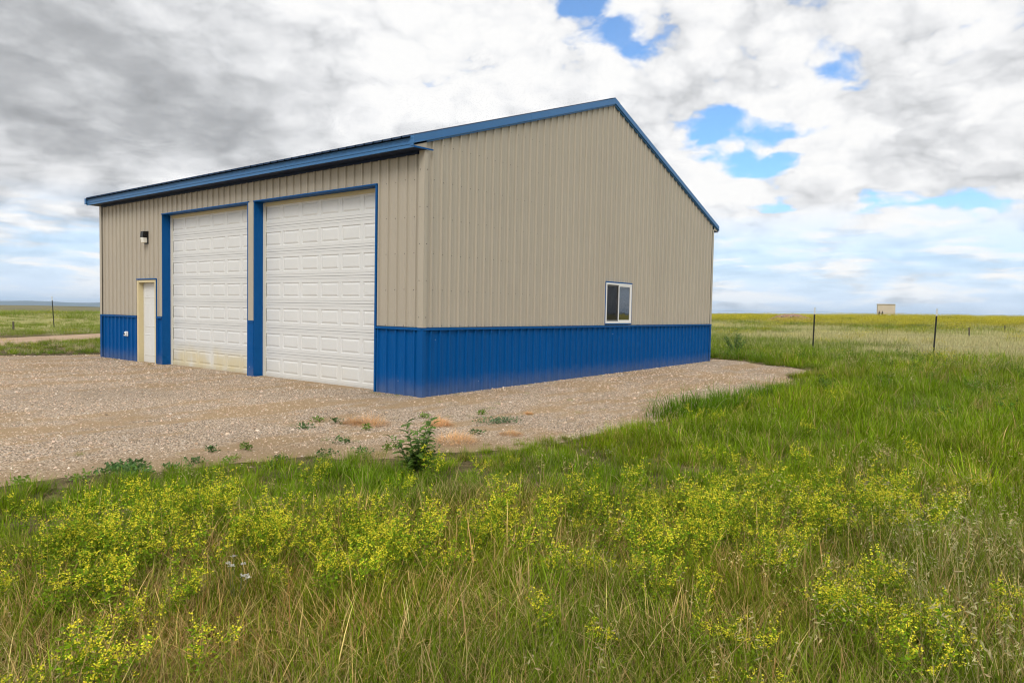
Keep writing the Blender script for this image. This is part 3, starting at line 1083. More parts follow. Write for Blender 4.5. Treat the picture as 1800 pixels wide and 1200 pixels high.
MB().quad((a + t + 0.004, -0.034, z0 + t + 0.004), (mid - 0.022, -0.034, z0 + t + 0.004), (mid - 0.022, -0.034, z1 - t - 0.004), (a + t + 0.004, -0.034, z1 - t - 0.004)).build('insect_screen', SCREEN, win)

# ---- wall lamp and vent hood
lp = pbox('wall_lamp', BLACK, garage, -0.050, -0.030, 9.53, 9.715, 3.01, 3.33, bevel=0.006)
lp['label'] = 'black wall lamp with white lens above the walk door'
MB().hexa([(-0.165, 9.545, 3.17), (-0.05, 9.545, 3.17), (-0.05, 9.70, 3.17), (-0.165, 9.70, 3.17),
           (-0.150, 9.545, 3.322), (-0.05, 9.545, 3.322), (-0.05, 9.70, 3.322), (-0.150, 9.70, 3.322)]).build('lamp_hood', BLACK, lp, bevel=0.008)
MB().hexa([(-0.145, 9.555, 3.04), (-0.05, 9.555, 3.04), (-0.05, 9.69, 3.04), (-0.145, 9.69, 3.04),
           (-0.162, 9.555, 3.169), (-0.05, 9.555, 3.169), (-0.05, 9.69, 3.169), (-0.162, 9.69, 3.169)]).build('lamp_lens', LENS, lp, bevel=0.012)
ob = pbox('outlet_box', WHITE, garage, -0.060, -0.028, 10.66, 10.79, 0.68, 0.81, bevel=0.012)
MB().hexa([(-0.105, 10.672, 0.695), (-0.06, 10.672, 0.695), (-0.06, 10.778, 0.695), (-0.105, 10.778, 0.695),
           (-0.085, 10.672, 0.80), (-0.06, 10.672, 0.80), (-0.06, 10.778, 0.80), (-0.085, 10.778, 0.80)]).build('outlet_cover', WHITE, ob, bevel=0.014)
MB().tube((-0.112, 10.725, 0.745), (-0.090, 10.725, 0.745), 0.022, 0.022, 10).build('outlet_plug', SHED_DARK, ob)

# ---- screws: hundreds, each a pixel across
mb = MB()


def screw(c, n):
    n = Vector(n)
    c = Vector(c)
    mb.tube(c, c + n * 0.006, 0.0085, 0.0075, 6)


for z in (1.25, 1.86, 2.47, 3.08, 3.69, 4.30, 4.91, 5.52):
    i = 0
    x = R0 + 0.05
    while x < WX - 0.1:
        if z < rake(x) - 0.25 and not (WIN[0] - 0.1 < x < WIN[1] + 0.1 and WIN[2] - 0.1 < z < WIN[3] + 0.1):
            screw((x, -0.001, z + RNG.normal() * 0.006), (0, -1, 0))
        x += RIB
    y = R0 + 0.05
    while y < LY - 0.1:
        ok = z < 4.0
        for h in (D1, D2, WD):
            if h[0] - 0.06 < y < h[1] + 0.06 and z < h[3] + 0.06: ok = False
        if ok: screw((-0.001, y, z + RNG.normal() * 0.006), (-1, 0, 0))
        y += RIB
for z in np.arange(1.4, 4.0, 0.61):
    screw((0.03, -0.0355, z), (0, -1, 0)); screw((-0.0355, 0.06, z), (-1, 0, 0))
tag(mb.build('wall_screws', SCREW, garage), kind='stuff')

# ------------------------------------------------------------------ plant geometry
def strips(base, dirn, length, width, lean, curl, c0, c1, seg=3, facing=None):
    """n tapering, bending blades; returns verts, faces, colours"""
    n = len(length)
    ts = np.linspace(0, 1, seg + 1)
    hx, hy = np.cos(dirn), np.sin(dirn)
    fa = dirn + pi / 2 if facing is None else facing
    wx, wy = np.cos(fa), np.sin(fa)
    V, Cc = [], []
    ang0 = lean
    x = np.zeros(n); z = np.zeros(n)
    pts = [(x.copy(), z.copy())]
    for i in range(seg):
        a = ang0 + curl * (i + 0.5) / seg
        x = x + np.sin(a) * length / seg
        z = z + np.cos(a) * length / seg
        pts.append((x.copy(), z.copy()))
    for i, t in enumerate(ts):
        px, pz = pts[i]
        w = width * (1 - t ** 1.6) * 0.5 if i < seg else width * 0.0
        cx, cy, cz = base[:, 0] + hx * px, base[:, 1] + hy * px, base[:, 2] + pz
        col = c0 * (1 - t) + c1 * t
        if i < seg:
            V.append(np.stack([cx - wx * w, cy - wy * w, cz], 1)); Cc.append(col)
            V.append(np.stack([cx + wx * w, cy + wy * w, cz], 1)); Cc.append(col)
        else:
            V.append(np.stack([cx, cy, cz], 1)); Cc.append(col)
    m_ = len(V)
    verts = np.stack(V, 1).reshape(-1, 3)
    cols = np.stack(Cc, 1).reshape(-1, 3)
    F = []
    off = np.arange(n) * m_
    quads = []
    for i in range(seg - 1):
        quads.append(np.stack([off + 2 * i, off + 2 * i + 1, off + 2 * i + 3, off + 2 * i + 2], 1))
    tri = np.stack([off + 2 * (seg - 1), off + 2 * (seg - 1) + 1, off + 2 * seg], 1)
    faces = [tuple(q) for Q in quads for q in Q.tolist()] + [tuple(q) for q in tri.tolist()]
    return verts, faces, cols


def diamonds(cen, size, col, rng, aspect=2.0, up=0.0):
    """small leaf or petal lozenges, folded along the middle"""
    n = len(cen)
    d = rng.normal(size=(n, 3)); d[:, 2] = d[:, 2] * 0.5 + up
    d /= np.linalg.norm(d, axis=1)[:, None]
    s = np.cross(d, rng.normal(size=(n, 3)))
    s /= np.linalg.norm(s, axis=1)[:, None]
    nn = np.cross(d, s)
    L = size[:, None]
    a = cen
    b = cen + d * L * 0.5 + s * L / aspect * 0.5 + nn * L * 0.08
    c = cen + d * L
    e = cen + d * L * 0.5 - s * L / aspect * 0.5 + nn * L * 0.08
    verts = np.stack([a, b, c, e], 1).reshape(-1, 3)
    o = np.arange(n) * 4
    faces = [tuple(q) for q in np.stack([o, o + 1, o + 2], 1).tolist()] + [tuple(q) for q in np.stack([o, o + 2, o + 3], 1).tolist()]
    return verts, faces, np.repeat(col, 4, axis=0)


class PM:
    def __init__(self): self.v, self.f, self.c, self.n = [], [], [], 0

    def add(self, t):
        v, f, c = t
        self.f += [tuple(i + self.n for i in q) for q in f]
        self.v.append(v); self.c.append(c)
        self.n += len(v)
        return self

    def mesh(self, name, mat):
        v = np.concatenate(self.v); c = np.concatenate(self.c)
        me = mesh_of(name, v.tolist(), self.f, mat)
        at = me.attributes.new('Col', 'FLOAT_COLOR', 'POINT')
        at.data.foreach_set('color', np.c_[c, np.ones(len(c))].astype(np.float32).ravel())
        return me


def jit(rng, c, n, amt=0.2):
    return np.clip(np.array(c)[None, :] * (1 + rng.normal(size=(n, 1)) * amt) * (1 + rng.normal(size=(n, 3)) * amt * 0.25), 0.003, 1)


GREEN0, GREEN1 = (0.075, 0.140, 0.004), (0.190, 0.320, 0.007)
OLIVE = (0.165, 0.250, 0.010)
STRAW, BROWN = (0.56, 0.46, 0.20), (0.27, 0.18, 0.06)


def grass_clump(seed, n=55, rad=0.13, h=0.30, w=0.0042, dry=0.15, lean=0.25, curl=0.7, c0=GREEN0, c1=GREEN1, seeds=0):
    rng = np.random.default_rng(seed)
    r = rad * np.sqrt(rng.random(n)); a = rng.random(n) * 2 * pi
    base = np.stack([r * np.cos(a), r * np.sin(a), np.full(n, -0.015)], 1)
    L = h * np.clip(rng.normal(0.85, 0.25, n), 0.3, 1.5)
    isdry = rng.random(n) < dry
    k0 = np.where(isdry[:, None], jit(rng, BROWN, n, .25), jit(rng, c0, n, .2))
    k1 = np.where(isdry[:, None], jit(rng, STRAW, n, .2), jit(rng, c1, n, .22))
    dirn = np.where(rng.random(n) < 0.5, a, rng.random(n) * 2 * pi)
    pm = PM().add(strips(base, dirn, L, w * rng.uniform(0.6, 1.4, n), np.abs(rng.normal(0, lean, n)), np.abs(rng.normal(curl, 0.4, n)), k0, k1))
    if seeds:
        m_ = seeds
        b2 = base[:m_]
        l2 = h * rng.uniform(1.25, 1.7, m_)
        d2 = rng.normal(0.6, 0.7, m_)
        cs = jit(rng, (0.30, 0.29, 0.12), m_, .15)
        le, cu = rng.uniform(0.05, 0.3, m_), rng.uniform(0.4, 1.1, m_)
        pm.add(strips(b2, d2, l2, np.full(m_, 0.0028), le, cu, cs, cs, 5))
        # drooping seed heads
        hx = np.zeros(m_); hz = np.zeros(m_)
        for i in range(5):
            aa = le + cu * (i + 0.5) / 5
            hx += np.sin(aa) * l2 / 5; hz += np.cos(aa) * l2 / 5
        tip = np.stack([b2[:, 0] + np.cos(d2) * hx, b2[:, 1] + np.sin(d2) * hx, b2[:, 2] + hz], 1)
        for q in range(7):
            cen = tip - np.stack([np.cos(d2) * 0.004 * q, np.sin(d2) * 0.004 * q, np.full(m_, 0.010 * q - 0.01)], 1) + rng.normal(size=(m_, 3)) * 0.010
            pm.add(diamonds(cen, rng.uniform(0.014, 0.026, m_), jit(rng, (0.42, 0.40, 0.20), m_, .15), rng, 3.5, -0.5))
    return pm.mesh('grass_clump', GRASS)


def straw_clump(seed, n=110, rad=0.20, h=0.18):
    rng = np.random.default_rng(seed)
    r = rad * np.sqrt(rng.random(n)); a = rng.random(n) * 2 * pi
    base = np.stack([r * np.cos(a), r * np.sin(a), rng.uniform(-0.01, 0.05, n)], 1)
    col = jit(rng, STRAW, n, .28)
    br = rng.random(n) < 0.35
    col = np.where(br[:, None], jit(rng, BROWN, n, .3), col)
    dirn = rng.random(n) * 2 * pi
    return PM().add(strips(base, dirn, h * rng.uniform(0.5, 1.4, n), rng.uniform(0.0016, 0.0036, n), rng.uniform(0.2, 1.3, n),
                           rng.uniform(0.2, 1.5, n), col * 0.8, col, 4)).mesh('straw_clump', GRASS)


def clover_plant(seed, h=0.40, stems=5, bloom=1.0, wind=(0.5, -0.15)):
    rng = np.random.default_rng(seed)
    pm = PM()
    for s in range(stems):
        az = rng.random() * 2 * pi
        L = h * rng.uniform(0.65, 1.1)
        d = np.array([math.cos(az) * 0.38 + wind[0] * 0.30, math.sin(az) * 0.38 + wind[1] * 0.30, 1.0])
        d /= np.linalg.norm(d)
        ts = np.linspace(0, 1, 9)
        path = np.array([d * L * t + np.array([wind[0], wind[1], -0.25]) * 0.14 * L * t * t + rng.normal(size=3) * 0.004 for t in ts])
        # stem as a slim 3-sided tube
        vs, fs = [], []
        for i, p in enumerate(path):
            rr = 0.0022 * (1 - 0.6 * ts[i])
            for q in range(3):
                vs.append(p + np.array([math.cos(q * 2.094), math.sin(q * 2.094), 0]) * rr)
        for i in range(len(path) - 1):
            for q in range(3):
                fs.append((i * 3 + q, i * 3 + (q + 1) % 3, i * 3 + 3 + (q + 1) % 3, i * 3 + 3 + q))
        pm.add((np.array(vs), fs, jit(rng, (0.14, 0.19, 0.05), len(vs), .1)))
        nl = int(80 * L / 0.4)
        t = rng.uniform(0.18, 0.98, nl)
        cen = np.stack([np.interp(t, ts, path[:, j]) for j in range(3)], 1) + rng.normal(size=(nl, 3)) * 0.022
        pm.add(diamonds(cen, rng.uniform(0.014, 0.032, nl), jit(rng, (0.200, 0.310, 0.014), nl, .28), rng, 2.2, 0.35))
        # flower spikes on side shoots near the top
        for b_ in range(rng.integers(4, 9)):
            if rng.random() > bloom: continue
            t0 = rng.uniform(0.55, 1.0)
            p0 = np.array([np.interp(t0, ts, path[:, j]) for j in range(3)])
            dd = rng.normal(size=3) * 0.6 + np.array([wind[0] * 0.6, wind[1] * 0.6, 0.7]); dd /= np.linalg.norm(dd)
            m_ = rng.integers(8, 15)
            u = rng.uniform(0.0, 0.065, m_)
            cen = p0 + dd[None, :] * (0.022 + u[:, None]) + rng.normal(size=(m_, 3)) * 0.0045
            pm.add(diamonds(cen, rng.uniform(0.008, 0.015, m_), jit(rng, (0.80, 0.72, 0.05), m_, .18), rng, 1.6, 0.1))
    return pm.mesh('clover_plant', GRASS)


def broad_weed(seed, h=0.35, stems=6, leaf=0.06, c=(0.125, 0.215, 0.028)):
    rng = np.random.default_rng(seed)
    pm = PM()
    for s in range(stems):
        az = rng.random() * 2 * pi
        L = h * rng.uniform(0.55, 1.1)
        d = np.array([math.cos(az) * 0.5, math.sin(az) * 0.5, 1.0]); d /= np.linalg.norm(d)
        nl = 16
        t = rng.uniform(0.1, 1.0, nl)
        cen = d[None, :] * (L * t)[:, None] + rng.normal(size=(nl, 3)) * 0.012
        pm.add(diamonds(cen, rng.uniform(0.6, 1.2, nl) * leaf, jit(rng, c, nl, .25), rng, 2.6, 0.3))
    return pm.mesh('broad_weed', GRASS)


def field_clump(seed, c1, c2, h=0.30, n=80, rad=0.7, tip=None):
    rng = np.random.default_rng(seed)
    r = rad * np.sqrt(rng.random(n)); a = rng.random(n) * 2 * pi
    base = np.stack([r * np.cos(a), r * np.sin(a), np.full(n, -0.03)], 1)
    mixv = rng.random((n, 1))
    col = jit(rng, c1, n, .2) * mixv + jit(rng, c2, n, .2) * (1 - mixv)
    L = h * rng.uniform(0.5, 1.2, n)
    pm = PM().add(strips(base, rng.random(n) * 2 * pi, L, rng.uniform(0.008, 0.018, n), np.abs(rng.normal(0, .65, n)), np.abs(rng.normal(.9, .4, n)), col, col, 2))
    if tip is not None:
        m_ = n * 2
        cen = np.stack([rng.normal(0, rad * .5, m_), rng.normal(0, rad * .5, m_), rng.uniform(0.5, 1.0, m_) * h], 1)
        pm.add(diamonds(cen, rng.uniform(0.02, 0.05, m_), jit(rng, tip, m_, .2), rng, 1.6, 0.1))
    return pm.mesh('field_clump', GRASS)


# ------------------------------------------------------------------ scatter by geometry nodes
def scatter(name, label, cat, variants, pos, rz, tilt, scl, idx, tint, solid=False):
    n = len(pos)
    me = bpy.data.meshes.new(name)
    me.vertices.add(n)
    me.vertices.foreach_set('co', np.asarray(pos, np.float32).ravel())
    rot = np.stack([tilt[:, 0], tilt[:, 1], rz], 1).astype(np.float32)
    for an, tp, data, key in (('rot', 'FLOAT_VECTOR', rot, 'vector'), ('tint', 'FLOAT_VECTOR', np.asarray(tint, np.float32), 'vector'),
                              ('scl', 'FLOAT', np.asarray(scl, np.float32), 'value'), ('idx', 'INT', np.asarray(idx, np.int32), 'value')):
        at = me.attributes.new(an, tp, 'POINT')
        at.data.foreach_set(key, data.ravel())
    for mt in {v.materials[0] for v in variants}: me.materials.append(mt)
    o = link(bpy.data.objects.new(name, me))
    tag(o, label, cat, None, 'stuff')
    ng = bpy.data.node_groups.new(name + '_scatter', 'GeometryNodeTree')
    ng.interface.new_socket('Geometry', in_out='INPUT', socket_type='NodeSocketGeometry')
    ng.interface.new_socket('Geometry', in_out='OUTPUT', socket_type='NodeSocketGeometry')
    gi, go = ng.nodes.new('NodeGroupInput'), ng.nodes.new('NodeGroupOutput')
    g2i = ng.nodes.new('GeometryNodeGeometryToInstance')
    for vme in reversed(variants):
        so = bpy.data.objects.new(vme.name + '_source', vme)
        oi = ng.nodes.new('GeometryNodeObjectInfo')
        oi.inputs['Object'].default_value = so
        ng.links.new(oi.outputs['Geometry'], g2i.inputs[0])
    iop = ng.nodes.new('GeometryNodeInstanceOnPoints')
    ng.links.new(gi.outputs[0], iop.inputs['Points'])
    ng.links.new(g2i.outputs[0], iop.inputs['Instance'])
    iop.inputs['Pick Instance'].default_value = True

    def attr(nm, tp):
        a = ng.nodes.new('GeometryNodeInputNamedAttribute')
        a.data_type = tp
        a.inputs['Name'].default_value = nm
        return next(s for s in a.outputs if s.enabled and s.name == 'Attribute')
    ng.links.new(attr('idx', 'INT'), iop.inputs['Instance Index'])
    e2r = ng.nodes.new('FunctionNodeEulerToRotation')
    ng.links.new(attr('rot', 'FLOAT_VECTOR'), e2r.inputs[0])
    ng.links.new(e2r.outputs[0], iop.inputs['Rotation'])
    ng.links.new(attr('scl', 'FLOAT'), iop.inputs['Scale'])
    if solid:
        rl = ng.nodes.new('GeometryNodeRealizeInstances')
        ng.links.new(iop.outputs[0], rl.inputs[0])
        ng.links.new(rl.outputs[0], go.inputs[0])
    else:
        ng.links.new(iop.outputs[0], go.inputs[0])
    md = o.modifiers.new('scatter', 'NODES')
    md.node_group = ng
    return o


def wedge(n, r0, r1, a0, a1, power=1.0):
    """points spread in front of the place where the photograph was taken"""
    u = RNG.random(n)
    r = (r0 ** (2 - power) + u * (r1 ** (2 - power) - r0 ** (2 - power))) ** (1 / (2 - power)) if power != 2 else r0 * (r1 / r0) ** u
    a = np.radians(RNG.uniform(a0, a1, n))
    return np.stack([CAM.x + r * np.sin(a), CAM.y + r * np.cos(a)], 1), r, np.degrees(a)


def in_building(P, m_=0.12):
    return (P[:, 0] > -m_) & (P[:, 0] < WX + m_) & (P[:, 1] > -m_) & (P[:, 1] < LY + m_)


def zfull(P):
    return terrain(P[:, 0], P[:, 1])


# --- 1. the grass: lush belt by the gravel, tired mixed sward in front
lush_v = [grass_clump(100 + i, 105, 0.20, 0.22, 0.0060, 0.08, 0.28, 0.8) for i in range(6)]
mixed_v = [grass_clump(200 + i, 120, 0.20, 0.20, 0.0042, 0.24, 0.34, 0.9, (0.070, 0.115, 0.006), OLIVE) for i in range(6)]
straw_v = [straw_clump(300 + i) for i in range(5)]
seed_v = [grass_clump(400 + i, 60, 0.2, 0.25, 0.0055, 0.2, 0.25, 0.7, (0.10, 0.14, 0.015), (0.18, 0.25, 0.02), seeds=8) for i in range(4)]
sward = lush_v + mixed_v + straw_v + seed_v
iL, iM, iS, iH = 0, 6, 12, 17

P, r, a = wedge(13000, 1.3, 34.0, 2, 100, 1.25)
sd_ = sd_gravel(P)
edge_n = (fbm(P[:, 0], P[:, 1], 1.1, 6) - 0.5) * 0.9
dtrack, _, itrack = seg_dist(P, ROAD)
keep = (P[:, 0] + 0.21 * P[:, 1] < 18.2 + 2.5 * (fbm(P[:, 0], P[:, 1], 0.5, 44) - 0.5)) & (sd_ > edge_n * 1.1 + RNG.normal(0, 0.12, len(P)) - 0.02) & ~in_building(P) & ~(itrack & (dtrack > 0.3))
keep &= ~((a > 27) & (r > 12) & (P[:, 1] > 1.5) & (P[:, 0] > -1) & (a < 62))    # wholly behind the garage
P, r, a, sd_ = P[keep], r[keep], a[keep], sd_[keep]
lushf = np.clip((r - 5.0) / 0.9 + 0.25 * (P[:, 0] + P[:, 1] + 9.0) + (fbm(P[:, 0], P[:, 1], 0.8, 1) - 0.5) * 1.8, 0, 1)
dryf = np.clip((fbm(P[:, 0], P[:, 1], 0.9, 12) - 0.45) * 4, 0, 1) * np.clip((6.0 - r) / 1.5, 0.15, 1)
u = RNG.random(len(P))
kind = np.where(u < lushf * 0.93, iL, iM)
u2 = RNG.random(len(P))
kind = np.where((kind == iM) & (u2 < 0.14 + 0.50 * dryf), iS, kind)
kind = np.where((kind == iL) & (u2 < 0.05), iS, kind)
sb = 0.7 * np.exp(-(((P[:, 0] + 2.6) / 2.0) ** 2 + ((P[:, 1] + 8.2) / 1.0) ** 2)) + 0.04 + 0.25 * (P[:, 0] > 9)
kind = np.where((u2 > 0.55) & (RNG.random(len(P)) < sb), iH, kind)
nv = np.where(kind == iS, 5, np.where(kind == iH, 4, 6))
idx = kind + (RNG.random(len(P)) * nv).astype(int)
# grass is short at the left part of the gravel edge and waist-high on the right
hgt = 0.62 + 0.5 * np.clip((P[:, 0] + 2.5) / 4.0, 0, 1) + 0.30 * (fbm(P[:, 0], P[:, 1], 0.6, 20) - 0.5)
hgt = np.where(lushf < 0.5, 0.92 + 0.5 * (fbm(P[:, 0], P[:, 1], 0.7, 21) - 0.5), hgt)
hgt *= np.clip(0.55 + sd_ * 0.9, 0.40, 1.0)
hgt = np.where(P[:, 1] > 11, hgt * 0.5, hgt)
scl = hgt * np.clip(np.exp(RNG.normal(0, 0.22, len(P))), 0.6, 1.7) * np.where(r > 14, 1.0 + (r - 14) * 0.02, 1.0)
v = np.exp(RNG.normal(0.10, 0.20, len(P)))
g = 0.5 + 1.5 * (fbm(P[:, 0], P[:, 1], 0.7, 30) - 0.5)
tint = np.stack([v * (0.80 + 0.55 * g), v * (0.90 + 0.2 * g), v * (0.85 + 0.2 * (1 - g))], 1)
tint *= np.where(kind == iL, 1.0, 0.95)[:, None]
rzr, tlt = RNG.random(len(P)) * 2 * pi, RNG.normal(size=(len(P), 2)) * 0.08
bx = np.concatenate([np.stack([RNG.uniform(-0.35, -0.06, 16), RNG.uniform(0.1, 1.1, 16)], 1), np.stack([RNG.uniform(0.2, 12, 40), RNG.uniform(-0.30, -0.06, 40)], 1),
                     np.stack([RNG.uniform(-0.3, -0.06, 12), RNG.uniform(8.3, 12.2, 12)], 1), np.stack([RNG.uniform(-6.0, 2, 90), RNG.uniform(-3.4, -0.6, 90)], 1)])
tl = np.stack([RNG.uniform(0.8, 5.5, 34), RNG.normal(-4.25, 0.22, 34)], 1)
bx = np.concatenate([bx, tl])
nb = len(bx)
P = np.concatenate([P, bx]); r = np.r_[r, np.full(nb, 20.0)]
rzr = np.r_[rzr, RNG.random(nb) * 6.28]; tlt = np.r_[tlt, np.zeros((nb, 2))]
scl = np.r_[scl, RNG.uniform(0.10, 0.32, nb - 34), RNG.uniform(1.2, 1.9, 34)]; idx = np.r_[idx, RNG.choice([0, 1, 2, 6, 7, 12, 13, 14], nb - 34), RNG.integers(0, 6, 34)]; tint = np.r_[tint, np.ones((nb - 34, 3)), np.tile([[0.72, 0.85, 1.0]], (34, 1))]
for nm, lb, mk, sol in (('front_grass', 'mixed green and straw grass growing among the yellow flowers', r < 7.6, True),
                        ('meadow_grass', 'lush green grass between the gravel yard and the wire fence', r >= 7.6, False)):
    scatter(nm, lb, 'grass', sward, np.c_[P, zfull(P)][mk], rzr[mk], tlt[mk], scl[mk], idx[mk], tint[mk], sol)

# --- 2. yellow flowering clover in drifts
DRIFTS = [(-6.48, -4.04, .27), (-6.37, -4.51, .28), (-6.18, -4.72, .24), (-5.95, -4.82, .24), (-5.86, -5.09, .27), (-5.76, -5.36, .23), (-5.62, -5.45, .2),
          (-5.78, -5.79, .15), (-6.13, -5.38, .21), (-5.05, -5.75, .17), (-5.26, -6.24, .15), (-5.08, -5.63, .14), (-5.82, -4.19, .16), (-6.85, -3.96, .19),
          (-6.06, -3.92, .12), (-7.11, -4.25, .18), (-7.1, -4.75, .19), (-7.14, -5.21, .11), (-7.48, -5.7, .14), (-7.39, -5.69, .09), (-6.7, -6.6, .05),
          (-5.88, -6.69, .04), (-5.89, -6.86, .05), (-4.04, -6.19, .24), (-3.55, -6.26, .26), (-4.12, -6.71, .22), (-4.58, -6.54, .21), (-3.7, -6.78, .24),
          (-3.37, -6.94, .21), (-3.39, -7.13, .21), (-4.01, -7.2, .18), (-4.45, -7.17, .13), (-2.47, -7.18, .24), (-3.2, -7.34, .17), (-2.37, -7.56, .25),
          (-3.15, -7.61, .17), (-4.24, -7.56, .17), (-4.67, -7.81, .15), (-4.96, -7.67, .17), (-4.93, -7.81, .14), (-5.36, -8.04, .07), (-4.96, -8.13, .08),
          (-2.68, -6.36, .2), (-5.56, -7.42, .05), (-5.87, -7.63, .09), (-5.85, -7.32, .07), (-5.19, -6.85, .09), (-4.23, -8.09, .07), (-4.52, -5.42, .12),
          (-4.25, -5.72, .12), (-5.08, -6.45, .12), (-6.17, -3.58, .17)]
clov = [clover_plant(500 + i, 0.36 + 0.04 * (i % 3), 4 + i % 3) for i in range(8)]
pts = []
for x, y, rr in DRIFTS:
    n_ = max(1, int(6.6 * (rr / 0.2) ** 1.3))
    pts.append(np.array([x, y]) + RNG.normal(size=(n_, 2)) * rr * 0.75)
Q, qr, qa = wedge(70, 3, 12, 10, 95, 1.0)
Q = Q[sd_gravel(Q) > 0.4]
pts.append(Q)
P = np.concatenate(pts)
n_ = len(P)
v = RNG.normal(1, 0.1, n_)
scatter('yellow_wildflowers', 'yellow flowering clover standing in drifts in the front grass', 'wildflowers', clov, np.c_[P, zfull(P)],
        RNG.normal(0, 0.5, n_), RNG.normal(size=(n_, 2)) * 0.12, RNG.uniform(0.5, 0.98, n_), RNG.integers(0, 8, n_), np.stack([v, v, v], 1), True)

# --- 3. leafy weeds along the fence and by the rear corner
weeds = [broad_weed(600 + i, 0.42, 7, 0.075) for i in range(5)]
P = np.concatenate([np.stack([RNG.uniform(13.4, 19.5, 170), RNG.uniform(-5.5, 1.5, 170)], 1), np.stack([RNG.uniform(2.5, 19, 60), RNG.uniform(-9, -4.6, 60)], 1)])
P = P[(sd_gravel(P) > 0.1)]
n_ = len(P)
v = RNG.normal(1, 0.15, n_)
scatter('leafy_weeds', 'dark leafy weeds growing along the wire fence', 'weeds', weeds, np.c_[P, zfull(P)], RNG.random(n_) * 6.28, RNG.normal(size=(n_, 2)) * 0.1,
        RNG.uniform(0.4, 0.9, n_), RNG.integers(0, 5, n_), np.stack([v, v * 1.02, v], 1))

# --- 4. the open field
fv = [field_clump(700 + i, (0.43, 0.41, 0.17), (0.62, 0.57, 0.32)) for i in range(3)]
fv += [field_clump(710 + i, (0.24, 0.25, 0.02), (0.33, 0.30, 0.03), 0.45, tip=(0.52, 0.46, 0.05)) for i in range(3)]
fv += [field_clump(720 + i, (0.15, 0.22, 0.02), (0.24, 0.29, 0.04), 0.42) for i in range(3)]
P1, r1, a1 = wedge(12000, 24.0, 128.0, 62, 97, 1.3)
P2, r2, a2 = wedge(3600, 24.0, 140.0, 8, 29, 1.2)
P = np.concatenate([P1, P2]); r = np.r_[r1, r2]
dtr, _, itr = seg_dist(P, ROAD)
ok = (sd_gravel(P) > 1.0) & ~itr & ~in_building(P, 1.0)
P, r = P[ok], r[ok]
n_ = len(P)
yel = np.clip((P[:, 0] - 58 + (fbm(P[:, 0], P[:, 1], 0.05, 2) - .5) * 60) / 20, 0, 1)
grn = np.clip((fbm(P[:, 0], P[:, 1], 0.12, 9) - 0.42) * 5, 0, 1) * 0.6 + (P[:, 1] > 20) * 0.35
u, u2 = RNG.random(n_), RNG.random(n_)
kd = np.where(u < yel * 0.34 + 0.015, 3, np.where(u2 < grn, 6, 0))
v = RNG.normal(1, 0.10, n_)
scatter('field_grass', 'pale seeding prairie grass with yellow clover beyond the fence', 'grass', fv, np.c_[P, zfull(P)], RNG.random(n_) * 6.28,
        RNG.normal(size=(n_, 2)) * 0.05, RNG.uniform(0.7, 1.15, n_) * (0.8 + r / 150) * np.where((P[:, 1] > 14) & (P[:, 0] < 16), 0.55, 1.0), kd + RNG.integers(0, 3, n_), np.stack([v, v, v], 1))


# --- 5. loose stones on the gravel
def stone(seed):
    rng = np.random.default_rng(seed)
    import bmesh
    bm = bmesh.new()
    bmesh.ops.create_icosphere(bm, subdivisions=1, radius=1.0)
    for vt in bm.verts:
        vt.co *= rng.uniform(0.75, 1.15)
        vt.co.z *= 0.65
        vt.co.x *= 1.15
    me = bpy.data.meshes.new('stone')
    bm.to_mesh(me); bm.free()
    me.materials.append(STONE)
    return me


stones = [stone(800 + i) for i in range(6)]
P, r, a = wedge(130000, 5.0, 30.0, 3, 98, 1.45)
s_ = sd_gravel(P)
keep = ((s_ < -0.05) | ((s_ < 0.25) & (RNG.random(len(P)) < 0.3))) & ~in_building(P, 0.03)
patch = fbm(P[:, 0], P[:, 1] * 0.45, 0.75, 15)
keep &= RNG.random(len(P)) < np.clip(1.25 - (patch - 0.42) * 4.0, 0.18, 1)
P, r, s_ = P[keep], r[keep], s_[keep]
n_ = len(P)
pal = np.array([(0.57, 0.44, 0.32), (0.50, 0.37, 0.26), (0.66, 0.56, 0.45), (0.41, 0.285, 0.19), (0.62, 0.47, 0.36), (0.30, 0.235, 0.17), (0.74, 0.67, 0.58)])
edgefade = np.clip((-s_ - 0.2) / 1.2, 0, 1) + (P[:, 0] > -1.5)
keep = RNG.random(n_) < 0.25 + 0.75 * edgefade
P, r, s_ = P[keep], r[keep], s_[keep]
n_ = len(P)
tint = pal[RNG.choice(7, n_, p=[.28, .24, .10, .14, .16, .06, .02])] * RNG.uniform(0.9, 1.3, (n_, 1))
zz = gravel_z(P[:, 0], P[:, 1], np.maximum(0, -s_))
sc = np.exp(RNG.normal(math.log(0.0073), 0.40, n_)) * np.clip(r / 11, 0.9, 1.5)
sc = np.minimum(sc, 0.024)
scatter('gravel_stones', 'loose pinkish tan stones lying on the gravel yard', 'gravel', stones, np.c_[P, zz + sc * 0.12], RNG.random(n_) * 6.28,
        RNG.normal(size=(n_, 2)) * 0.4, sc, RNG.integers(0, 6, n_), tint)


# ------------------------------------------------------------------ single plants
def leaf_mesh(name, L, w, col, seed=0):
    rng = np.random.default_rng(seed)
    ts = np.linspace(0, 1, 6)
    vs, cs = [], []
    for t in ts:
        ww = w * math.sin(pi * min(1, t * 0.93 + 0.05)) ** 0.8 * 0.5
        dz = -0.35 * L * t * t
        for sgn in (-1, 0, 1):
            vs.append((L * t, sgn * ww, dz + abs(sgn) * ww * 0.35))
            cs.append(np.array(col) * (1.15 if sgn == 0 else 1.0))
    fs = []
    for i in range(5):
        for j in range(2):
            b = i * 3 + j
            fs.append((b, b + 1, b + 4, b + 3))
    pm = PM()
    pm.add((np.array(vs), fs, np.array(cs)))
    return pm.mesh(name, LEAF)


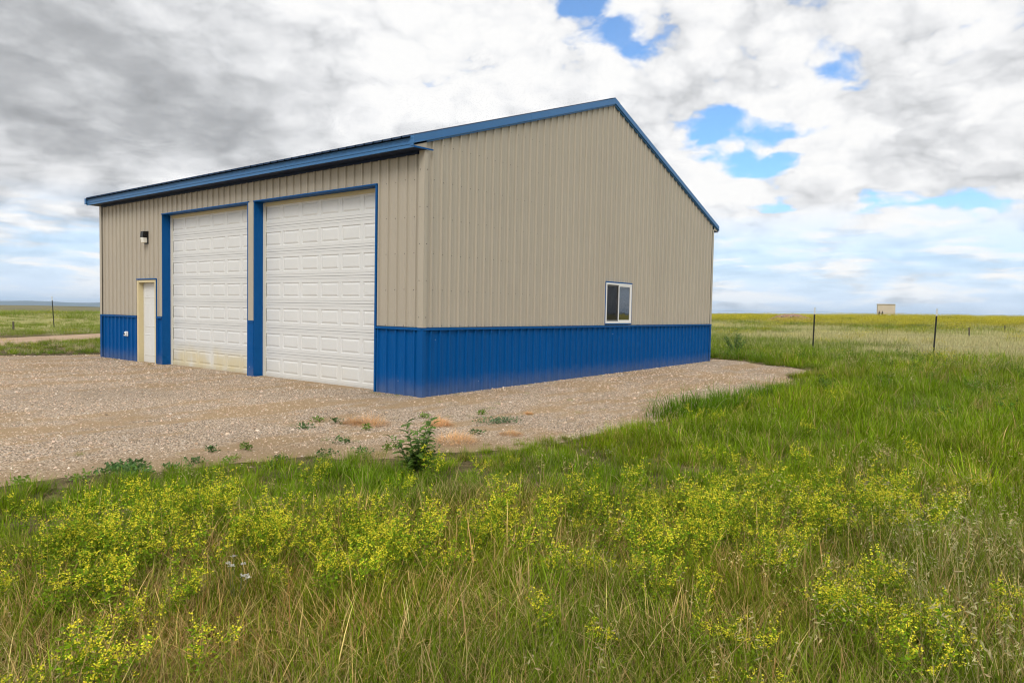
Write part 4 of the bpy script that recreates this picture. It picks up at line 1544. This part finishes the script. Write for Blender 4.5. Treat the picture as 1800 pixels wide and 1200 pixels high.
def pz(x, y):
    s = sd_gravel(np.array([[x, y]]))
    return float(gravel_z(np.array([x]), np.array([y]), np.maximum(0, -s))[0]) if s[0] < 0 else float(terrain(x, y))


def leafy_weed(x, y, h, label, nstem=6, leaf=0.085, seed=1):
    rng = np.random.default_rng(seed)
    root = tag(empty('leafy_weed', (x, y, pz(x, y) - 0.01)), label, 'plant')
    lm = [leaf_mesh('leaf', leaf * s, leaf * s * 0.36, c, i) for i, (s, c) in enumerate(((1.0, (0.125, 0.215, 0.032)), (0.75, (0.16, 0.26, 0.04)), (1.2, (0.10, 0.18, 0.03))))]
    for s in range(nstem):
        az = 2 * pi * s / nstem + rng.normal() * 0.4
        L = h * rng.uniform(0.6, 1.0)
        if s == 0: L = h
        sp = rng.uniform(0.15, 0.62)
        d = Vector((math.cos(az) * sp, math.sin(az) * sp, 1)).normalized()
        bend = Vector((math.cos(az), math.sin(az), -0.2)) * 0.10 * L
        pth = [d * (L * t) + bend * t * t for t in (0, .25, .5, .75, 1.0)]
        mb = MB()
        for q in range(4):
            mb.tube(pth[q], pth[q + 1], 0.005 * (1 - q * 0.2), 0.005 * (1 - (q + 1) * 0.2), 5, False)
        pmesh = PM()
        pmesh.add((np.array([list(v_) for v_ in mb.v]), mb.f, jit(rng, (0.10, 0.15, 0.06), len(mb.v), .1)))
        st = link(bpy.data.objects.new('stem', pmesh.mesh('stem', LEAF)), root)
        for q in range(int(12 + 8 * L / h)):
            t = 0.18 + 0.82 * q / (12 + 8 * L / h)
            i = min(3, int(t * 4)); fr_ = t * 4 - i
            p = pth[i].lerp(pth[i + 1], fr_)
            o = link(bpy.data.objects.new('leaf', lm[rng.integers(0, 3)]), st)
            o.location = p
            o.rotation_euler = (rng.normal() * 0.25, -0.55 * rng.uniform(0.2, 1.4), q * 2.4 + rng.normal() * 0.3)
            f_ = 1.15 - 0.55 * t
            o.scale = (f_, f_, f_)
    return root


leafy_weed(-3.93, -3.88, 0.58, 'tall dark green leafy weed at the gravel edge below the garage corner', 12, 0.12, 1)


def dry_tuft(x, y, rad, h, label, seed, group='dried orange tufts on the gravel'):
    rng = np.random.default_rng(seed)
    n = 420
    r = rad * np.sqrt(rng.random(n)) * 0.85; a = rng.random(n) * 2 * pi
    base = np.stack([r * np.cos(a), r * np.sin(a), np.zeros(n)], 1)
    col = jit(rng, (0.80, 0.50, 0.25), n, .15)
    pm = PM().add(strips(base, a + rng.normal(0, 0.7, n), h * rng.uniform(0.7, 1.25, n) * (1 - 0.5 * (r / rad) ** 2), rng.uniform(0.002, 0.0042, n), 0.1 + 1.0 * r / rad + rng.normal(0, 0.2, n), rng.uniform(0.5, 1.9, n), col * 0.8, col, 3))
    o = link(bpy.data.objects.new('dry_grass_tuft', pm.mesh('dry_grass_tuft', LEAF)))
    o.location = (x, y, pz(x, y))
    o.rotation_euler = (0, 0, rng.random() * 6)
    return tag(o, label, 'dry grass', group)


dry_tuft(-2.46, -1.22, 0.15, 0.17, 'smaller of two adjoining dried orange tufts on the gravel', 31)
dry_tuft(-2.36, -1.46, 0.22, 0.24, 'larger of two adjoining dried orange tufts on the gravel', 32)
dry_tuft(-1.82, -2.17, 0.14, 0.19, 'lone dried orange tuft on gravel below the garage corner', 33)
dry_tuft(-1.62, -1.95, 0.09, 0.08, 'small dried orange tuft behind the lone tuft below the garage corner', 36)
dry_tuft(-2.50, -3.05, 0.26, 0.20, 'wide dried tuft where the gravel meets the grass', 34)
dry_tuft(-1.74, -3.25, 0.16, 0.09, 'flat dried tuft at the grass edge beside the gable gravel', 35)
dry_tuft(-0.26, -2.41, 0.08, 0.06, 'tiny dried orange wisp on the gravel facing the gable', 37)


def ground_weed(x, y, rad, label, seed, group='low weeds in the gravel', n=150, leaf=0.035, c=(0.085, 0.165, 0.045)):
    rng = np.random.default_rng(seed)
    r = rad * np.sqrt(rng.random(n)); a = rng.random(n) * 2 * pi
    cl = rng.normal(size=(7, 2)) * rad * (0.22 if n > 100 else 0.32)
    pick = rng.integers(0, 7, n)
    cen = np.stack([cl[pick, 0] + r * 0.45 * np.cos(a), cl[pick, 1] + r * 0.45 * np.sin(a), rng.uniform(0.005, 0.06, n)], 1)
    pm = PM().add(diamonds(cen, rng.uniform(0.5, 1.3, n) * leaf, jit(rng, c, n, .25), rng, 1.9, 0.35))
    o = link(bpy.data.objects.new('ground_weed', pm.mesh('ground_weed', LEAF)))
    o.location = (x, y, pz(x, y))
    return tag(o, label, 'weed', group)


ground_weed(-5.56, -1.78, 0.34, 'broad dark green weed mat at the left edge of the gravel', 41, n=420, leaf=0.05)
ground_weed(-1.15, -2.55, 0.42, 'sprawling grey green weed on gravel facing the gable', 42, n=320, leaf=0.035, c=(0.12, 0.18, 0.085))
for i, (x, y, rr) in enumerate([(-4.98, -1.95, .10), (-4.56, -2.62, .12), (-2.03, -2.93, .12), (-2.7, -0.82, .09), (-2.6, -1.04, .10), (-2.7, -1.72, .10),
                                (-3.1, -1.13, .13), (-4.3, -1.75, .08), (-3.4, -2.2, .12), (-1.48, -1.53, .12), (-3.9, -2.55, .13), (-0.75, -1.95, .09), (-5.2, -2.0, .12), (-4.75, -2.15, .12), (-4.35, -2.35, .14), (-4.1, -2.75, .13), (-3.6, -2.75, .14), (-3.3, -2.85, .12), (-4.6, -1.6, .07), (-5.9, -1.85, .12), (-2.9, -3.0, .11), (-6.3, -1.6, .12)]):
    ground_weed(x, y, rr, 'small low green weed sprouting from the gravel', 50 + i, n=75, c=((0.085, 0.165, 0.045), (0.15, 0.24, 0.035))[i % 2])

# white flower heads on thin stems in the front grass
wf_ = tag(empty('white_flower_plant', (-6.52, -5.25, float(terrain(-6.52, -5.25)))), 'small white flower heads on thin stems in the front grass', 'flower')
rng = np.random.default_rng(77)
for i in range(7):
    a = rng.random() * 6.28
    rr = rng.uniform(0.02, 0.13)
    h = rng.uniform(0.19, 0.27)
    tip = Vector((math.cos(a) * rr, math.sin(a) * rr, h))
    mb = MB().tube((tip.x * 0.3, tip.y * 0.3, 0), tip, 0.0022, 0.0014, 5)
    pm = PM(); pm.add((np.array([list(v_) for v_ in mb.v]), mb.f, jit(rng, (0.20, 0.21, 0.09), len(mb.v), .1)))
    st = link(bpy.data.objects.new('stem', pm.mesh('stem', LEAF)), wf_)
    m_ = 46
    cen = np.array(tip)[None, :] + np.stack([rng.normal(0, 0.006, m_), rng.normal(0, 0.006, m_), rng.normal(0.002, 0.002, m_)], 1)
    pm = PM().add(diamonds(cen, rng.uniform(0.004, 0.009, m_), jit(rng, (0.70, 0.68, 0.60), m_, .06), rng, 1.4, 0.1))
    link(bpy.data.objects.new('flower_head', pm.mesh('flower_head', LEAF)), st)


# shrub by the rear corner of the garage
def shrub(x, y, rad, h, label, seed):
    rng = np.random.default_rng(seed)
    root = tag(empty('green_shrub', (x, y, pz(x, y))), label, 'shrub')
    mb = MB()
    pm = PM()
    for s in range(16):
        az = rng.random() * 6.28
        sp = rng.uniform(0.1, 0.9)
        L = h * rng.uniform(0.6, 1.15) * (1.1 - 0.3 * sp)
        d = np.array([math.cos(az) * sp * rad / h, math.sin(az) * sp * rad / h, 1.0])
        tip = d * L
        mb.tube((0, 0, 0), tuple(tip), 0.007, 0.002, 5, False)
        n = 60
        t = rng.uniform(0.2, 1.02, n)
        cen = tip[None, :] * t[:, None] + rng.normal(size=(n, 3)) * 0.035
        pm.add(diamonds(cen, rng.uniform(0.03, 0.075, n), jit(rng, (0.085, 0.165, 0.045), n, .3), rng, 2.4, 0.4))
    ps = PM(); ps.add((np.array([list(v_) for v_ in mb.v]), mb.f, jit(rng, (0.10, 0.13, 0.05), len(mb.v), .1)))
    link(bpy.data.objects.new('stems', ps.mesh('stems', LEAF)), root)
    link(bpy.data.objects.new('crown', pm.mesh('crown', LEAF)), root)
    return root


shrub(15.0, 0.25, 0.55, 0.75, 'bushy green shrub beside the rear corner of the garage', 61)


# ------------------------------------------------------------------ fences
def t_post(parent, x, y, h, lean=(0.0, 0.0)):
    z = float(terrain(x, y))
    mb = MB()
    mb.box(-0.026, 0.026, -0.004, 0.004, -0.3, h - 0.24)
    mb.box(-0.004, 0.004, 0.004, 0.034, -0.3, h - 0.24)
    for i in range(18):
        zz = 0.25 + i * (h - 0.6) / 18
        mb.box(-0.009, 0.009, -0.014, -0.004, zz, zz + 0.014)
    o = mb.build('post', POST, parent)
    o.location = (x, y, z)
    o.rotation_euler = (lean[0], lean[1], math.radians(-75))
    tp = MB()
    tp.box(-0.0265, 0.0265, -0.0045, 0.0045, h - 0.24, h)
    tp.box(-0.0045, 0.0045, 0.0045, 0.0345, h - 0.24, h)
    tp.build('post_tip', POST_TIP, o)
    return (x, y, z)


def wire_fence(label, posts, heights, hpost):
    root = tag(empty('wire_fence', (posts[0][0], posts[0][1], float(terrain(posts[0][0], posts[0][1])))), label, 'fence')
    loc = root.location.copy()
    pts = []
    holder = []
    for (x, y, ln) in posts:
        p = t_post(root, x, y, hpost, ln)
        pts.append(p)
    for c in root.children: c.location = c.location - loc
    for hh in heights:
        mb = MB()
        for A, B in zip(pts[:-1], pts[1:]):
            prev = None
            for i in range(7):
                t = i / 6
                q = Vector((A[0] + (B[0] - A[0]) * t, A[1] + (B[1] - A[1]) * t, A[2] + (B[2] - A[2]) * t + hh - 0.10 * t * (1 - t))) - loc
                if prev is not None: mb.tube(prev, q, 0.0023, 0.0023, 4, False)
                if 0 < i < 6: mb.tube(q + Vector((0.0, -0.012, -0.012)), q + Vector((0.0, 0.012, 0.012)), 0.0014, 0.0014, 3, False)
                prev = q
        mb.build('wire', WIRE, root)
    return root


wire_fence('wire fence on dark steel posts with white tips behind the garage', [(17.3, 6.3, (0, 0)), (18.1, 2.5, (0, 0)), (18.9, -1.22, (0.0, 0.012)), (19.69, -4.96, (0.02, 0.03)), (20.5, -8.7, (0, 0)), (21.3, -12.4, (0, 0))],
           (0.45, 0.80, 1.15, 1.55), 1.70)
wire_fence('wire fence beyond the dirt track with a dark leaning post', [(-8, 29.0, (0, 0)), (7.5, 37.09, (0.03, -0.05)), (24.0, 45.6, (0, 0))], (0.45, 0.80, 1.15, 1.55), 1.80)


def field_stake(x, y, h, r, label, group=None):
    z = float(terrain(x, y))
    mb = MB()
    mb.tube((0, 0, -0.2), (0.02, 0.01, h * 0.6), r, r * 0.9, 7)
    mb.tube((0.02, 0.01, h * 0.6), (0.015, 0.03, h), r * 0.9, r * 0.75, 7)
    o = mb.build('field_stake', OLDWOOD)
    o.location = (x, y, z)
    return tag(o, label, 'post', group)


field_stake(41.4, -4.1, 0.62, 0.05, 'short weathered stake standing out in the prairie grass')
field_stake(53.5, -5.2, 0.5, 0.045, 'thin weathered stake farther out in the prairie grass')
field_stake(9.8, 34.5, 0.95, 0.06, 'dark wooden stake in the grass beyond the dirt track')
field_stake(4.4, 33.5, 0.45, 0.05, 'dark wooden stub in the grass beyond the dirt track')


# ------------------------------------------------------------------ far things on the rise
def at_az(az, d):
    return CAM.x + d * math.sin(math.radians(az)), CAM.y + d * math.cos(math.radians(az))


sx, sy = at_az(79.95, 118.0)
sz = float(terrain(sx, sy))
sh = tag(empty('tan_shed', (sx, sy, sz + 0.30)), 'small tan box shed raised on blocks on the far rise', 'shed')
sh.rotation_euler = (0, 0, math.radians(-(79.0 - 0) + 4))
# local: -Y faces the viewer
SHW, SHH = 2.2, 1.45
MB().box(-SHW / 2, SHW / 2, -0.8, 0.8, 0.32, 0.32 + SHH).build('body', SHED_TAN, sh)
MB().box(-SHW / 2 - 0.06, SHW / 2 + 0.06, -0.88, 0.88, 0.322 + SHH, 0.40 + SHH).build('roof', SHED_TAN, sh)
for x in (-0.9, -0.1, 0.9):
    MB().box(x - 0.12, x + 0.12, -0.75, 0.75, -0.5, 0.318).build('block', SHED_DARK, sh)
MB().box(SHW / 2 + 0.002, SHW / 2 + 0.08, -0.82, 0.82, -0.4, 0.32 + SHH).build('corner_post', SHED_TAN, sh)
for x in (-0.9, -0.5):
    mb = MB().box(x - 0.11, x + 0.11, -1.25, -1.0, -0.2, 0.55).tube((x, -1.12, 0.55), (x, -1.12, 0.80), 0.07, 0.05, 8)
    mb.build('tank', SHED_DARK, sh)
MB().box(-1.05, -0.3, -1.3, -0.95, -0.4, 0.12).build('step', SHED_DARK, sh)

# rubble heap
hx, hy = at_az(73.7, 80.0)
hz_ = float(terrain(hx, hy))
rng = np.random.default_rng(91)
heap = tag(empty('rubble_heap', (hx, hy, hz_)), 'long low heap of reddish dirt and rubble in the field', 'rubble')
heap.rotation_euler = (0, 0, math.radians(-72.6))
n1, n2 = 40, 14
vs, fs = [], []
for j in range(n2 + 1):
    for i in range(n1 + 1):
        u_, v_ = -1 + 2 * i / n1, -1 + 2 * j / n2
        b = max(0, 1 - u_ * u_ * 0.95) ** 0.8 * max(0, 1 - v_ * v_) ** 0.8
        zz = b * (0.80 + 0.35 * float(fbm(u_ * 4 + 9, v_ * 2, 1.3, 3)) - 0.1) - 0.05 + rng.normal() * 0.035 * (b > 0.02)
        vs.append((u_ * 2.5, v_ * 1.1, zz))
for j in range(n2):
    for i in range(n1):
        q = j * (n1 + 1) + i
        fs.append((q, q + 1, q + n1 + 2, q + n1 + 1))
HEAPM = simple('red_dirt', (0.30, 0.19, 0.125), 0.95, 0.1, 0.5, 2.5)
MB().add(vs, fs).build('mound', HEAPM, heap)
rk = simple('rubble_stone', (0.30, 0.24, 0.20), 0.9, 0.2, 0.4, 3.0)
chunk = stone(5); chunk.materials.clear(); chunk.materials.append(rk)
for i in range(36):
    u_ = rng.uniform(-0.9, 0.9)
    o = bpy.data.objects.new('rubble_stone', chunk)
    link(o, heap)
    o.location = (u_ * 2.5, rng.uniform(-0.9, 0.2), 0.55 * max(0, 1 - u_ * u_) + rng.uniform(0.0, 0.08))
    s = rng.uniform(0.05, 0.16)
    o.scale = (s, s, s)
    o.rotation_euler = tuple(rng.random(3) * 6)

# ------------------------------------------------------------------ air: thin haze round the whole place
HAZE = 3.0e-5
if HAZE > 0:
    m, k, out = new_mat('clear_air')
    vol = k.node('ShaderNodeVolumePrincipled')
    vol.inputs['Color'].default_value = (0.62, 0.80, 1.0, 1)
    vol.inputs['Density'].default_value = HAZE
    vol.inputs['Anisotropy'].default_value = 0.2
    k.l.new(vol.outputs[0], out.inputs['Volume'])
    hzb = MB().box(-36000, 36000, -36000, 36000, -420, 120).build('haze', m)
    tag(hzb, 'thin pale air over the prairie', None, None, 'stuff')
